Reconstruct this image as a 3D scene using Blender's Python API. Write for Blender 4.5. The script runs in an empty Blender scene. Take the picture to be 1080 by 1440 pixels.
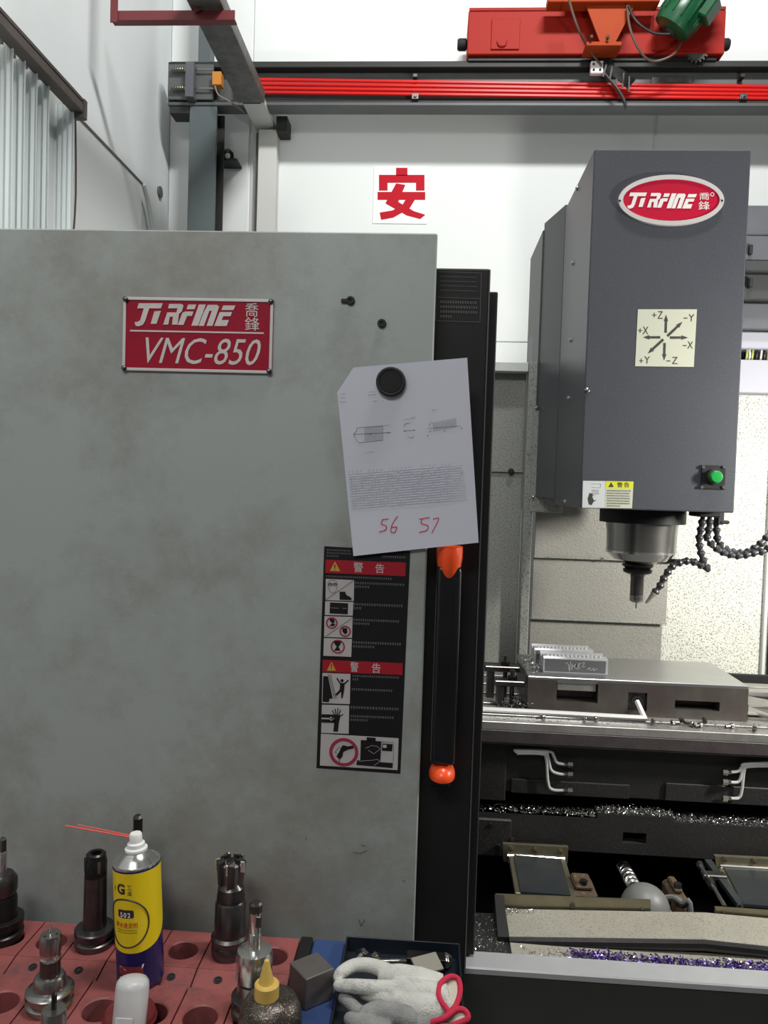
import bpy, bmesh, math, random
from mathutils import Vector, Matrix, Euler
random.seed(7)
R = math.radians
scn = bpy.context.scene
COL = scn.collection
# ------------------------------------------------------------------ camera
F = 1081.0
CAM = Vector((0, 0, 1.55))
YAW, PITCH, ROLL = R(3.42), R(2.07), R(1.79)
_f = Vector((-math.sin(YAW)*math.cos(PITCH), math.cos(YAW)*math.cos(PITCH), -math.sin(PITCH)))
_r = Vector((math.cos(YAW), math.sin(YAW), 0))
_u = _r.cross(_f)
RT = _r*math.cos(ROLL) + _u*math.sin(ROLL)
UP = -_r*math.sin(ROLL) + _u*math.cos(ROLL)
cd = bpy.data.cameras.new('camera'); cam = bpy.data.objects.new('camera', cd); COL.objects.link(cam)
cam.matrix_world = Matrix(((RT.x, UP.x, -_f.x, CAM.x), (RT.y, UP.y, -_f.y, CAM.y), (RT.z, UP.z, -_f.z, CAM.z), (0, 0, 0, 1)))
cd.sensor_fit = 'VERTICAL'; cd.sensor_height = 36; cd.lens = 36*F/1440; cd.clip_start = .02
scn.camera = cam
# ------------------------------------------------------------------ light
vs = scn.view_settings
vs.view_transform = 'Standard'; vs.look = 'None'; vs.gamma = 1; vs.exposure = 0.0; vs.use_curve_mapping = False
world = bpy.data.worlds.new('world'); scn.world = world; world.use_nodes = True
wb = world.node_tree.nodes['Background']; wb.inputs[0].default_value = (.93, .97, 1, 1); wb.inputs[1].default_value = .10
def area(name, loc, target, sx, sy, power, color=(1, 1, 1)):
    l = bpy.data.lights.new(name, 'AREA'); l.shape = 'RECTANGLE'; l.size = sx; l.size_y = sy; l.energy = power; l.color = color
    o = bpy.data.objects.new(name, l); COL.objects.link(o); o.location = loc
    o.rotation_euler = (Vector(target)-Vector(loc)).to_track_quat('-Z', 'Y').to_euler(); return o
area('ceiling_and_fill_light', (.9, 1.0, 5.7), (.4, 4.2, 3.0), 1.2, .3, 180, (1, .99, .97))
area('ceiling_and_fill_light', (-.7, -1.4, 3.9), (-.3, 1.3, 1.4), 1.6, .5, 46, (1, .985, .96))  # unseen fill light added in front to brighten the grey panel
area('machine_work_lamp', (1.5, 1.45, 1.72), (.9, 2.75, 1.35), .10, .22, 33, (1, .98, .9))

def ray(px, py): return RT*((px-540)/F) + UP*((720-py)/F) + _f
def at(px, py, Y):
    d = ray(px, py); return CAM + d*(Y/d.y)
def atz(px, py, z):
    d = ray(px, py); return CAM + d*((z-CAM.z)/d.z)
def atx(px, py, x):
    d = ray(px, py); return CAM + d*(x/d.x)
# ------------------------------------------------------------------ materials
MATS = {}
def mat(name, col, rough=.5, metal=0.0, var=0.0, vscale=8.0, col2=None, speck=0.0, sscale=300.0, scol=(.02, .02, .02), srange=(.60, .67), bump=0.0, bscale=60.0, aniso=None, trans=0.0, emit=0.0, alpha=1.0, grime=None, spec=.5):
    m = bpy.data.materials.new(name); m.use_nodes = True
    nt = m.node_tree; bs = nt.nodes['Principled BSDF']
    L = nt.links.new
    def n(t, **k):
        q = nt.nodes.new(t)
        for a, b in k.items(): setattr(q, a, b)
        return q
    bs.inputs['Roughness'].default_value = rough; bs.inputs['Metallic'].default_value = metal
    bs.inputs['Specular IOR Level'].default_value = spec
    if trans: bs.inputs['Transmission Weight'].default_value = trans
    if alpha < 1: bs.inputs['Alpha'].default_value = alpha
    c4 = (*col, 1)
    bs.inputs['Base Color'].default_value = c4
    if emit:
        bs.inputs['Emission Color'].default_value = c4; bs.inputs['Emission Strength'].default_value = emit
    geo = n('ShaderNodeNewGeometry'); src = geo.outputs['Position']
    if aniso:
        mp = n('ShaderNodeMapping'); mp.inputs['Scale'].default_value = aniso; L(src, mp.inputs['Vector']); src = mp.outputs[0]
    cur = None
    def mix(a, b, fac):
        q = n('ShaderNodeMix', data_type='RGBA')
        if hasattr(a, 'is_linked'): L(a, q.inputs[6])
        else: q.inputs[6].default_value = (*a, 1)
        if hasattr(b, 'is_linked'): L(b, q.inputs[7])
        else: q.inputs[7].default_value = (*b, 1)
        L(fac, q.inputs[0]); return q.outputs[2]
    cur = col
    if var:
        nz = n('ShaderNodeTexNoise'); nz.inputs['Scale'].default_value = vscale; nz.inputs['Detail'].default_value = 7; nz.inputs['Roughness'].default_value = .62
        L(src, nz.inputs['Vector'])
        rp = n('ShaderNodeMapRange'); rp.inputs[1].default_value = .36; rp.inputs[2].default_value = .66; rp.inputs[4].default_value = var; L(nz.outputs[0], rp.inputs[0])
        cur = mix(cur, col2 or tuple(x*.45 for x in col), rp.outputs[0])
    if grime:
        gs, gcol, lo, hi, amt = grime
        nz = n('ShaderNodeTexNoise'); nz.inputs['Scale'].default_value = gs; nz.inputs['Detail'].default_value = 10; nz.inputs['Roughness'].default_value = .75
        L(geo.outputs['Position'], nz.inputs['Vector'])
        rp = n('ShaderNodeMapRange'); rp.inputs[1].default_value = lo; rp.inputs[2].default_value = hi; rp.inputs[4].default_value = amt; L(nz.outputs[0], rp.inputs[0])
        cur = mix(cur, gcol, rp.outputs[0])
    if speck:
        nz = n('ShaderNodeTexNoise'); nz.inputs['Scale'].default_value = sscale; nz.inputs['Detail'].default_value = 2
        L(geo.outputs['Position'], nz.inputs['Vector'])
        rp = n('ShaderNodeMapRange'); rp.inputs[1].default_value = srange[0]; rp.inputs[2].default_value = srange[1]; rp.inputs[4].default_value = speck; L(nz.outputs[0], rp.inputs[0])
        cur = mix(cur, scol, rp.outputs[0])
    if hasattr(cur, 'is_linked'): L(cur, bs.inputs['Base Color'])
    if bump:
        nz = n('ShaderNodeTexNoise'); nz.inputs['Scale'].default_value = bscale; nz.inputs['Detail'].default_value = 4
        L(src, nz.inputs['Vector'])
        bp = n('ShaderNodeBump'); bp.inputs['Strength'].default_value = bump; bp.inputs['Distance'].default_value = .004
        L(nz.outputs[0], bp.inputs['Height']); L(bp.outputs[0], bs.inputs['Normal'])
    MATS[name] = m; return m
mat('wall_white', (.80, .83, .82), .75, var=.12, vscale=1.2, col2=(.62, .64, .62), aniso=(1, 1, .15))
mat('wall_side', (.74, .78, .78), .8, var=.15, vscale=1.3, col2=(.5, .52, .52))
mat('floor_grey', (.16, .16, .15), .7, var=.5, vscale=3)
mat('sheet_white', (.72, .78, .78), .45, var=.1, vscale=2)
mat('panel_grey', (.36, .395, .38), .5, var=.18, vscale=2.2, col2=(.30, .315, .295), speck=.10, sscale=260, scol=(.15, .15, .14), grime=(2.6, (.21, .19, .155), .44, .70, .85), bump=.02, bscale=260)
mat('panel_edge', (.62, .64, .62), .4)
mat('black_paint', (.010, .010, .0105), .5, var=.3, vscale=6, col2=(.022, .021, .020), spec=.3)
mat('black_gloss', (.008, .008, .009), .2)
mat('black_matte', (.012, .012, .013), .7)
mat('dark_void', (.006, .006, .006), .9)
mat('orange_plastic', (.95, .09, .015), .3)
mat('head_grey', (.058, .062, .075), .38, var=.2, vscale=5, col2=(.075, .08, .092), speck=.2, sscale=260, scol=(.2, .2, .21))
mat('head_cover', (.075, .079, .09), .32, var=.2, vscale=4, aniso=(1, 1, .2))
mat('badge_red', (.46, .006, .035), .4, spec=.3)
mat('plate_red', (.34, .006, .028), .5, var=.3, vscale=10, col2=(.27, .005, .024), spec=.2)
mat('silver', (.66, .63, .62), .35, .3)
mat('letter_silver', (.66, .60, .58), .4, .1, var=.3, vscale=60, col2=(.45, .42, .4))
mat('letter_white', (.75, .72, .70), .5)
mat('paper', (.58, .58, .66), .8, var=.2, vscale=10, col2=(.52, .52, .60))
mat('ink', (.22, .22, .27), .8)
mat('ink_light', (.45, .45, .52), .8)
mat('pen_red', (.55, .05, .08), .7)
mat('sign_white', (.82, .84, .85), .5)
mat('sign_red', (.50, .007, .02), .6, spec=.15)
mat('decal_black', (.010, .009, .011), .6, spec=.25)
mat('decal_red', (.36, .008, .02), .45)
mat('decal_white', (.48, .45, .44), .55)
mat('decal_yellow', (.55, .30, .06), .5)
mat('decal_text', (.14, .13, .13), .6)
mat('decal_pink', (.30, .025, .06), .5)
mat('cream', (.50, .51, .41), .55)
mat('dark_print', (.035, .035, .03), .6)
mat('bright_yellow', (.62, .62, .02), .45)
mat('sticker_white', (.55, .57, .58), .5)
mat('green_button', (.01, .28, .05), .3)
mat('steel', (.34, .33, .315), .25, .95, var=.3, vscale=30, col2=(.25, .24, .23))
mat('steel_bright', (.68, .67, .65), .2, .95, var=.2, vscale=40, col2=(.4, .4, .39))
mat('steel_dark', (.13, .12, .12), .3, .9, var=.4, vscale=40, col2=(.05, .045, .045))
mat('steel_black', (.035, .033, .033), .32, .7, var=.4, vscale=40, col2=(.015, .015, .015))
mat('cast_iron', (.013, .0125, .0125), .55, .1, var=.5, vscale=9, col2=(.026, .024, .023), speck=.4, sscale=420, scol=(.12, .12, .12))
mat('cast_front', (.020, .0185, .018), .55, .1, var=.5, vscale=9, col2=(.012, .012, .012), speck=.5, sscale=300, scol=(.10, .10, .10))
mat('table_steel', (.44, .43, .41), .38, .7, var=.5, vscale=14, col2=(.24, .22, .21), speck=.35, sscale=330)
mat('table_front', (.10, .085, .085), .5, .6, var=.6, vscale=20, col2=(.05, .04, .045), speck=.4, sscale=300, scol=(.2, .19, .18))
mat('fixture_steel', (.36, .37, .37), .3, .85, var=.35, vscale=20, col2=(.28, .28, .27))
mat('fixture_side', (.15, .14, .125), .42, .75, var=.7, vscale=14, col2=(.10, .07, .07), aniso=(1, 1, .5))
mat('key_silver', (.80, .80, .78), .3, .35)
mat('aluminium', (.74, .75, .77), .32, .6, var=.2, vscale=25, col2=(.5, .5, .52))
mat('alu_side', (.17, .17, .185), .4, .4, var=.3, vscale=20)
mat('sheet_speckled', (.29, .30, .275), .5, var=.25, vscale=5, col2=(.22, .22, .20), speck=.75, sscale=230, srange=(.53, .64), scol=(.10, .10, .09), bump=.1, bscale=190)
mat('sheet_rear', (.70, .70, .63), .6, var=.12, vscale=6, speck=.85, sscale=210, srange=(.52, .63), scol=(.16, .15, .13), bump=.05, bscale=170)
mat('cover_sheet', (.29, .28, .255), .5, .1, var=.3, vscale=6, col2=(.25, .24, .22), speck=.4, sscale=260, srange=(.50, .64), scol=(.16, .15, .135), bump=.35, bscale=180)
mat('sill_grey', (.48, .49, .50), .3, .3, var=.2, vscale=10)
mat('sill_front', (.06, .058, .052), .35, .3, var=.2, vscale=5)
mat('way_cover', (.36, .34, .285), .5, .2, var=.35, vscale=10, col2=(.26, .245, .20), speck=.6, sscale=260, srange=(.54, .64), scol=(.17, .16, .13))
mat('brassy', (.32, .29, .20), .35, .8, var=.4, vscale=25, col2=(.16, .14, .10))
mat('dark_plate', (.035, .04, .042), .2, .2, var=.3, vscale=14, col2=(.06, .065, .065))
mat('rust', (.085, .05, .02), .8, var=.7, vscale=60, col2=(.03, .022, .015), speck=.4, sscale=300, scol=(.3,.28,.22))
mat('ball_grey', (.15, .15, .145), .45)
mat('chip', (.55, .54, .52), .25, .9)
mat('chip_dark', (.06, .055, .06), .35, .7)
mat('chip_purple', (.10, .06, .26), .25, .8)
mat('beam_grey', (.085, .095, .095), .5, var=.4, vscale=7, col2=(.14, .145, .145))
mat('beam_dark', (.018, .018, .017), .6)
mat('column_grey', (.10, .125, .13), .5, var=.3, vscale=4)
mat('galv', (.155, .155, .145), .5, .4, var=.7, vscale=22, col2=(.07, .065, .06))
mat('tube_white', (.60, .61, .58), .5)
mat('redbrown', (.16, .022, .026), .5)
mat('rail_brown', (.15, .13, .115), .6, var=.4, vscale=10)
mat('conductor_red', (.60, .014, .012), .3, spec=.3)
mat('carriage_red', (.33, .012, .010), .55, var=.4, vscale=2, col2=(.33, .035, .010), spec=.15)
mat('crane_orange', (.36, .050, .010), .6, var=.4, vscale=6, col2=(.26, .030, .010), spec=.15)
mat('motor_green', (.006, .085, .03), .35, var=.4, vscale=14, col2=(.003, .04, .015))
mat('orange_block', (.58, .22, .03), .5)
mat('rack_red', (.29, .080, .075), .5, var=.5, vscale=18, col2=(.22, .06, .058), grime=(14, (.07, .04, .04), .48, .72, .75), speck=.3, sscale=320, scol=(.05,.03,.03))
mat('cart_blue', (.030, .060, .17), .4, var=.3, vscale=12, col2=(.02, .04, .10))
mat('tray_navy', (.008, .014, .024), .35, var=.4, vscale=12, col2=(.02, .02, .022))
mat('can_yellow', (.78, .58, .01), .3)
mat('can_blue', (.014, .016, .13), .3)
mat('can_white', (.78, .78, .76), .4)
mat('print_black', (.03, .02, .03), .5)
mat('print_red', (.55, .06, .02), .5)
mat('print_brown', (.25, .18, .01), .5)
mat('straw_red', (.85, .12, .10), .4)
mat('clear_plastic', (.80, .82, .82), .35, trans=.35, var=.3, vscale=40, col2=(.6, .62, .62))
mat('cap_red', (.20, .028, .03), .4)
mat('nozzle_yellow', (.62, .42, .10), .45)
mat('pot_bronze', (.12, .10, .085), .3, .7, var=.6, vscale=60, col2=(.03, .025, .02), speck=.6, sscale=500, scol=(.5, .45, .4), bump=.25, bscale=300)
mat('cube_steel', (.17, .155, .145), .5, .6, var=.35, vscale=30, col2=(.10, .09, .085))
mat('glove_white', (.60, .60, .56), .95, var=.35, vscale=35, col2=(.42, .42, .39), grime=(24, (.12, .125, .115), .52, .70, .8), bump=.5, bscale=500)
mat('glove_grey', (.30, .30, .29), .95, var=.7, vscale=30, col2=(.16, .16, .16), bump=.5, bscale=500)
mat('glove_red', (.55, .02, .06), .9, bump=.5, bscale=600)
mat('glove_inside', (.62, .58, .48), .95, bump=.5, bscale=500)
mat('cable_black', (.01, .01, .01), .5)
mat('cable_brown', (.10, .06, .045), .5)
mat('cable_yellow', (.45, .5, .12), .5)
mat('hose_black', (.022, .022, .026), .35)
mat('hose_joint', (.035, .035, .04), .35)
mat('nozzle_grey', (.22, .21, .17), .4)
mat('cover_grey', (.11, .115, .13), .45, var=.3, vscale=8)
mat('box_lilac', (.36, .36, .42), .5)
mat('cover_dark', (.045, .048, .05), .45)
# ------------------------------------------------------------------ mesh helpers
WM = {}
class B:
    def __init__(s): s.v = []; s.f = []
    def add(s, vs_, fs, M=None):
        o = len(s.v)
        s.v += [tuple(M @ Vector(p)) if M is not None else tuple(p) for p in vs_]
        s.f += [tuple(i+o for i in f) for f in fs]; return s
    def bmesh_in(s, bm, M=None):
        bm.verts.ensure_lookup_table(); bm.verts.index_update()
        s.add([v.co.copy() for v in bm.verts], [[v.index for v in f.verts] for f in bm.faces], M); bm.free(); return s
    def box(s, x0, x1, y0, y1, z0, z1, bev=0, M=None, seg=1):
        bm = bmesh.new(); bmesh.ops.create_cube(bm, size=1)
        for v in bm.verts: v.co = Vector(((x0+x1)/2+v.co.x*(x1-x0), (y0+y1)/2+v.co.y*(y1-y0), (z0+z1)/2+v.co.z*(z1-z0)))
        if bev: bmesh.ops.bevel(bm, geom=bm.edges[:], offset=bev, segments=seg, affect='EDGES', profile=.5)
        return s.bmesh_in(bm, M)
    def hexa(s, c, M=None):       # 8 corners: front quad (4, CCW seen from front) then the matching back quad
        return s.add(c, [(0, 1, 2, 3), (7, 6, 5, 4), (0, 4, 5, 1), (1, 5, 6, 2), (2, 6, 7, 3), (3, 7, 4, 0)], M)
    def lathe(s, prof, n=28, M=None, cap=True):
        vs_ = []; fs = []
        for (r, z) in prof:
            for i in range(n):
                a = 2*math.pi*i/n; vs_.append((r*math.cos(a), r*math.sin(a), z))
        for k in range(len(prof)-1):
            for i in range(n):
                j = (i+1) % n; fs.append((k*n+i, k*n+j, (k+1)*n+j, (k+1)*n+i))
        if cap:
            fs.append(tuple(range(n))[::-1]); fs.append(tuple((len(prof)-1)*n+i for i in range(n)))
        return s.add(vs_, fs, M)
    def cyl(s, p0, p1, r0, r1=None, n=14):
        p0 = Vector(p0); p1 = Vector(p1); d = p1-p0
        return s.lathe([(r0, 0), (r1 if r1 is not None else r0, d.length)], n, Matrix.Translation(p0) @ d.to_track_quat('Z', 'Y').to_matrix().to_4x4())
    def bar(s, p0, p1, w, h, up=(0, 0, 1), bev=0):
        p0 = Vector(p0); p1 = Vector(p1); d = p1-p0; z = d.normalized(); x = Vector(up).cross(z).normalized(); y = z.cross(x)
        M = Matrix(((x.x, y.x, z.x, p0.x), (x.y, y.y, z.y, p0.y), (x.z, y.z, z.z, p0.z), (0, 0, 0, 1)))
        return s.box(-w/2, w/2, -h/2, h/2, 0, d.length, bev, M)
    def tube(s, pts, r, n=8, smooth=3, close=False):
        P = [Vector(p) for p in pts]
        if smooth > 1 and len(P) > 2: P = spline(P, smooth)
        rs = r if isinstance(r, (list, tuple)) else None
        vs_ = []; fs = []; prev = None
        for i, p in enumerate(P):
            t = (P[min(i+1, len(P)-1)]-P[max(i-1, 0)]).normalized()
            if prev is None:
                a = Vector((0, 0, 1)) if abs(t.z) < .9 else Vector((1, 0, 0)); x = t.cross(a).normalized()
            else: x = (prev - t*prev.dot(t)).normalized()
            prev = x; y = t.cross(x)
            rr = r
            if rs:
                q = i/(len(P)-1)*(len(rs)-1); k = min(int(q), len(rs)-2); rr = rs[k]+(rs[k+1]-rs[k])*(q-k)
            for j in range(n):
                a = 2*math.pi*j/n; vs_.append(p+x*(rr*math.cos(a))+y*(rr*math.sin(a)))
        m = len(P)
        for i in range(m-1):
            for j in range(n):
                k = (j+1) % n; fs.append((i*n+j, i*n+k, (i+1)*n+k, (i+1)*n+j))
        fs.append(tuple(range(n))[::-1]); fs.append(tuple((m-1)*n+j for j in range(n)))
        return s.add(vs_, fs)
    def prism(s, poly, y0, y1, M=None):   # polygon in x,z swept along y
        n = len(poly)
        ar = sum(poly[i][0]*poly[(i+1) % n][1]-poly[(i+1) % n][0]*poly[i][1] for i in range(n))
        if ar < 0: poly = poly[::-1]
        vs_ = [(p[0], y0, p[1]) for p in poly]+[(p[0], y1, p[1]) for p in poly]
        fs = [tuple(range(n)), tuple(range(2*n-1, n-1, -1))]+[(i, i+n, (i+1) % n+n, (i+1) % n) for i in range(n)]
        return s.add(vs_, fs, M)
    def pp(s, pts, Y, th=.0006):          # photo outline laid on the vertical plane y = Y
        return s.prism([(q.x, q.z) for q in (at(x, y, Y) for x, y in pts)], Y-th, Y)
    def stroke(s, pts, Y, w, th=.0006, smooth=1):
        P = [at(x, y, Y) for x, y in pts]
        if smooth > 1 and len(P) > 2: P = spline(P, smooth)
        for a, b in zip(P, P[1:]):
            d = Vector((b.x-a.x, b.z-a.z)); l = d.length or 1e-6; d /= l; nn = Vector((-d.y, d.x))*w/2; e = d*w*.2
            s.prism([(a.x-e.x+nn.x, a.z-e.y+nn.y), (a.x-e.x-nn.x, a.z-e.y-nn.y), (b.x+e.x-nn.x, b.z+e.y-nn.y), (b.x+e.x+nn.x, b.z+e.y+nn.y)], Y-th, Y)
        return s
    def pdisc(s, cx, cy, r, Y, th=.0006, n=24, rin=0, ky=1.0):
        c = at(cx, cy, Y); rr = (at(cx+r, cy, Y)-c).length; ri = (at(cx+rin, cy, Y)-c).length if rin else 0
        if not rin:
            return s.prism([(c.x+rr*math.cos(2*math.pi*i/n), c.z+ky*rr*math.sin(2*math.pi*i/n)) for i in range(n)], Y-th, Y)
        for i in range(n):
            a, b = 2*math.pi*i/n, 2*math.pi*(i+1)/n
            s.prism([(c.x+q*math.cos(t), c.z+ky*q*math.sin(t)) for q, t in ((ri, a), (rr, a), (rr, b), (ri, b))], Y-th, Y)
        return s
    def mesh(s, name, m, smooth=None):
        me = bpy.data.meshes.new(name); me.from_pydata(s.v, [], s.f); me.update()
        bm = bmesh.new(); bm.from_mesh(me); bmesh.ops.recalc_face_normals(bm, faces=bm.faces[:])
        if smooth is not None:
            for f in bm.faces: f.smooth = True
            for e in bm.edges:
                if len(e.link_faces) == 2 and e.calc_face_angle(0) > R(smooth): e.smooth = False
        bm.to_mesh(me); bm.free()
        if m: me.materials.append(MATS[m] if isinstance(m, str) else m)
        return me
    def build(s, name, m, parent=None, smooth=35, M=None):
        return link(name, s.mesh(name, m, smooth), parent, M)
def spline(P, k):
    out = []
    for i in range(len(P)-1):
        p0 = P[max(i-1, 0)]; p1 = P[i]; p2 = P[i+1]; p3 = P[min(i+2, len(P)-1)]
        for j in range(k):
            t = j/k
            out.append(.5*((2*p1)+(p2-p0)*t+(2*p0-5*p1+4*p2-p3)*t*t+(3*p1-p0-3*p2+p3)*t**3))
    out.append(P[-1]); return out
def link(name, data, parent=None, M=None):
    o = bpy.data.objects.new(name, data); COL.objects.link(o)
    M = M.copy() if M is not None else Matrix.Identity(4)
    if parent is not None:
        o.parent = parent; o.matrix_parent_inverse = WM[parent.name].inverted()
    o.matrix_basis = M; WM[o.name] = M
    return o
def tag(o, label=None, cat=None, group=None, kind=None):
    if label: o['label'] = label
    if cat: o['category'] = cat
    if group: o['group'] = group
    if kind: o['kind'] = kind
    return o
def thing(name, label, cat, loc=(0, 0, 0), group=None, kind=None):
    return tag(link(name, None, None, Matrix.Translation(Vector(loc))), label, cat, group, kind)
T = Matrix.Translation
def rotx(a): return Matrix.Rotation(a, 4, 'X')
def rotz(a): return Matrix.Rotation(a, 4, 'Z')
def text(body, size, shear=0.0, offset=0.0, spacing=1.0, align='LEFT'):
    c = bpy.data.curves.new('lettering', 'FONT'); c.body = body; c.size = size; c.shear = shear; c.offset = offset; c.space_character = spacing
    c.align_x = align; c.resolution_u = 3
    o = bpy.data.objects.new('lettering', c); COL.objects.link(o)
    dg = bpy.context.evaluated_depsgraph_get(); me = bpy.data.meshes.new_from_object(o.evaluated_get(dg))
    b = B(); b.v = [tuple(v.co) for v in me.vertices]; b.f = [tuple(p.vertices) for p in me.polygons]
    bpy.data.objects.remove(o); bpy.data.curves.remove(c); bpy.data.meshes.remove(me)
    return b
def fit_text(b, body, x0, x1, z0, z1, Y, shear=0.0, offset=0.0):
    """lettering stretched to a rectangle on the vertical plane y = Y (facing -y)"""
    t = text(body, .1, shear, offset)
    if not t.v: return b
    xs = [p[0] for p in t.v]; ys = [p[1] for p in t.v]; a0, a1, c0, c1 = min(xs), max(xs), min(ys), max(ys)
    b.add([(x0+(p[0]-a0)/(a1-a0)*(x1-x0), Y, z0+(p[1]-c0)/(c1-c0)*(z1-z0)) for p in t.v], t.f); return b
def ptext(b, body, px0, py0, px1, py1, Y, **k):   # top-left and bottom-right photo points of the word
    p = at(px0, (py0+py1)/2, Y); q = at(px1, (py0+py1)/2, Y); t_ = at((px0+px1)/2, py0, Y); u = at((px0+px1)/2, py1, Y)
    return fit_text(b, body, p.x, q.x, u.z, t_.z, Y, **k)
def textrows(b, x0, y0, x1, y1, rows, Y, rnd, fill=1.0, slope=.0, hfrac=.6):   # unreadable small print: rows of tiny marks
    rh = (y1-y0)/rows
    for r_ in range(rows):
        x = x0; end = x1 if r_ < rows-1 else x0+(x1-x0)*fill
        while x < end-1:
            w = rh*hfrac*rnd.uniform(.6, 1.0); yy = y0+r_*rh+slope*(x-x0)
            b.pp([(x, yy), (x+w, yy+slope*w), (x+w, yy+rh*hfrac*.32), (x, yy+rh*hfrac*.32)], Y, .0004)
            b.pp([(x+w*.2, yy+rh*hfrac*.5), (x+w*.8, yy+rh*hfrac*.5), (x+w*.8, yy+rh*hfrac), (x+w*.2, yy+rh*hfrac)], Y, .0004)
            x += w+rh*hfrac*.35
    return b
def P3(p): return (p.x, p.y, p.z)
# ================================================================== setting
YP, YD, YH, YW = 1.28, 1.335, 1.90, 4.30
XL = at(238, 230, YW).x
def struct(o): return tag(o, kind='structure')
struct(B().box(-6, 7, -5, 6, -.1, 0).build('floor', 'floor_grey'))
wbk = struct(B().box(XL-.1, 7, YW+.006, YW+.15, 0, 7).build('wall_back', 'wall_white'))
wlf = struct(B().box(XL-.15, XL, -5, YW, 0, 7).build('wall_left', 'wall_side'))
# sandwich panels of the back wall, joints between them
xj = at(357, 40, YW).x
xs_ = [XL+.002, xj-.012, xj+.004, xj+2.2, xj+2.216, xj+4.4]
zj = at(500, 190, YW).z
for a, b_ in ((0, 1), (2, 3), (4, 5)):
    for z0, z1 in ((0, 1.15), (1.156, 2.35), (2.356, 4.6), (4.606, 6.9)):
        B().box(xs_[a], xs_[b_], YW-.004, YW+.005, z0, z1, .002).build('panel', 'wall_white', wbk)
# ledge of the left wall: thicker lower wall under a dark seam
s0 = atx(110, 172, XL+.03); s1 = atx(200, 259, XL+.03)
lw = struct(B().box(XL, XL+.03, s0.y-1.6, s1.y, .4, s1.z, .003).build('trim_1', 'wall_white'))
B().box(XL+.03, XL+.034, s0.y-.02, s1.y, s1.z-.006, s1.z+.006).build('seam', 'rail_brown', lw)
B().tube([(XL+.034, s1.y+.005, s1.z), (XL+.034, s1.y+.10, s1.z-.10), (XL+.034, s1.y+.26, s1.z-.42)], .012).build('conduit', 'tube_white', lw)
g = atx(226, 270, XL+.01)
B().lathe([(.03, 0), (.03, .012), (.018, .014)], 18, T((XL, g.y, g.z)) @ Matrix.Rotation(R(90), 4, 'Y')).build('grommet', 'rail_brown', lw)
# ---- folded white sheets hanging under a brown rail
r0 = atx(-60, -28, XL+.115); r1 = atx(112, 155, XL+.115)
sh = thing('sheet_shutter', 'white ribbed sheet shutter hanging from brown rail on the left wall', 'shutter', (XL+.05, r1.y, 0))
B().bar(P3(r0), P3(r1), .05, .035, bev=.003).build('rail', 'rail_brown', sh)
B().bar((r0.x+.012, r0.y, r0.z+.03), (r1.x+.012, r1.y, r1.z+.03), .02, .012).build('rail_lip', 'rail_brown', sh)
B().box(r1.x-.03, r1.x+.03, r1.y-.02, r1.y+.004, r1.z-.04, r1.z+.035, .003).build('end_bracket', 'rail_brown', sh)
edges = [(-14, 42), (18, 62), (35, 82), (52, 97), (69, 112), (104, 146)]
for k, (xb, yb) in enumerate(edges):
    wd = .105
    c = atx(xb, yb, XL+wd); top = c.z; y0 = c.y
    n = 5; m = 2*n+1; vv = []; ff = []
    for i in range(m):
        x = XL+.004+(wd-.004)*i/(m-1); y = y0+(.006 if i % 2 else 0)
        vv += [(x, y, .6), (x, y, top), (x, y+.006, .6), (x, y+.006, top)]
    for i in range(m-1):
        q = i*4; w = q+4; ff += [(q, w, w+1, q+1), (q+2, q+3, w+3, w+2), (q+1, w+1, w+3, q+3), (q, q+2, w+2, w)]
    ff += [(0, 1, 3, 2), ((m-1)*4, (m-1)*4+2, (m-1)*4+3, (m-1)*4+1)]
    B().add(vv, ff).build('sheet', 'sheet_white', sh, None)
    B().bar((XL+.06, y0+.012, top-.03), (XL+.06, y0+.012, top+.06), .012, .006, up=(1, 0, 0)).build('hanger', 'rail_brown', sh)
w0 = atx(106, 165, XL+.06)
B().tube([(XL+.06, w0.y, w0.z), (XL+.062, w0.y+.01, w0.z-.3), (XL+.06, w0.y-.005, w0.z-.55), (XL+.06, w0.y+.008, w0.z-.9)], .004).build('cable', 'cable_brown', sh)
B().tube([(XL+.058, w0.y-.03, w0.z+.02), (XL+.06, w0.y-.012, w0.z-.25), (XL+.06, w0.y-.02, w0.z-.9)], .003).build('cable', 'rail_brown', sh)

# ---- crane runway beam
YB = 4.03
xe = at(236, 120, YB).x
def zb(py, Y, px=700): return at(px, py, Y).z
zt, zbt = zb(91, YB), zb(146, YB)
beam = thing('crane_runway_beam', 'dark grey steel runway beam running along the wall under the red carriage', 'beam', (xe, YB, zbt))
B().box(xe, 4.5, YB, YB+.10, zt-.012, zt+.018, .003).build('top_flange', 'beam_dark', beam)
B().box(xe, 4.5, YB, YB+.10, zbt-.010, zbt+.008, .003).build('bottom_flange', 'beam_grey', beam)
B().box(xe, 4.5, YB+.055, YB+.075, zbt+.008, zt-.012).build('web', 'beam_grey', beam)
B().box(xe, 4.5, YB+.01, YB+.055, zbt+.008, zbt+.022, .002).build('cable_ledge', 'beam_dark', beam)
B().box(xe, 4.5, YB+.03, YB+.07, zt+.018, zt+.036, .003).build('rail', 'beam_dark', beam)
pa, pb = at(916, 108, YB+.05), at(972, 118, YB+.05)
B().box(pa.x, pb.x, YB+.045, YB+.055, pb.z, pa.z, .002).build('splice_plate', 'galv', beam)
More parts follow.
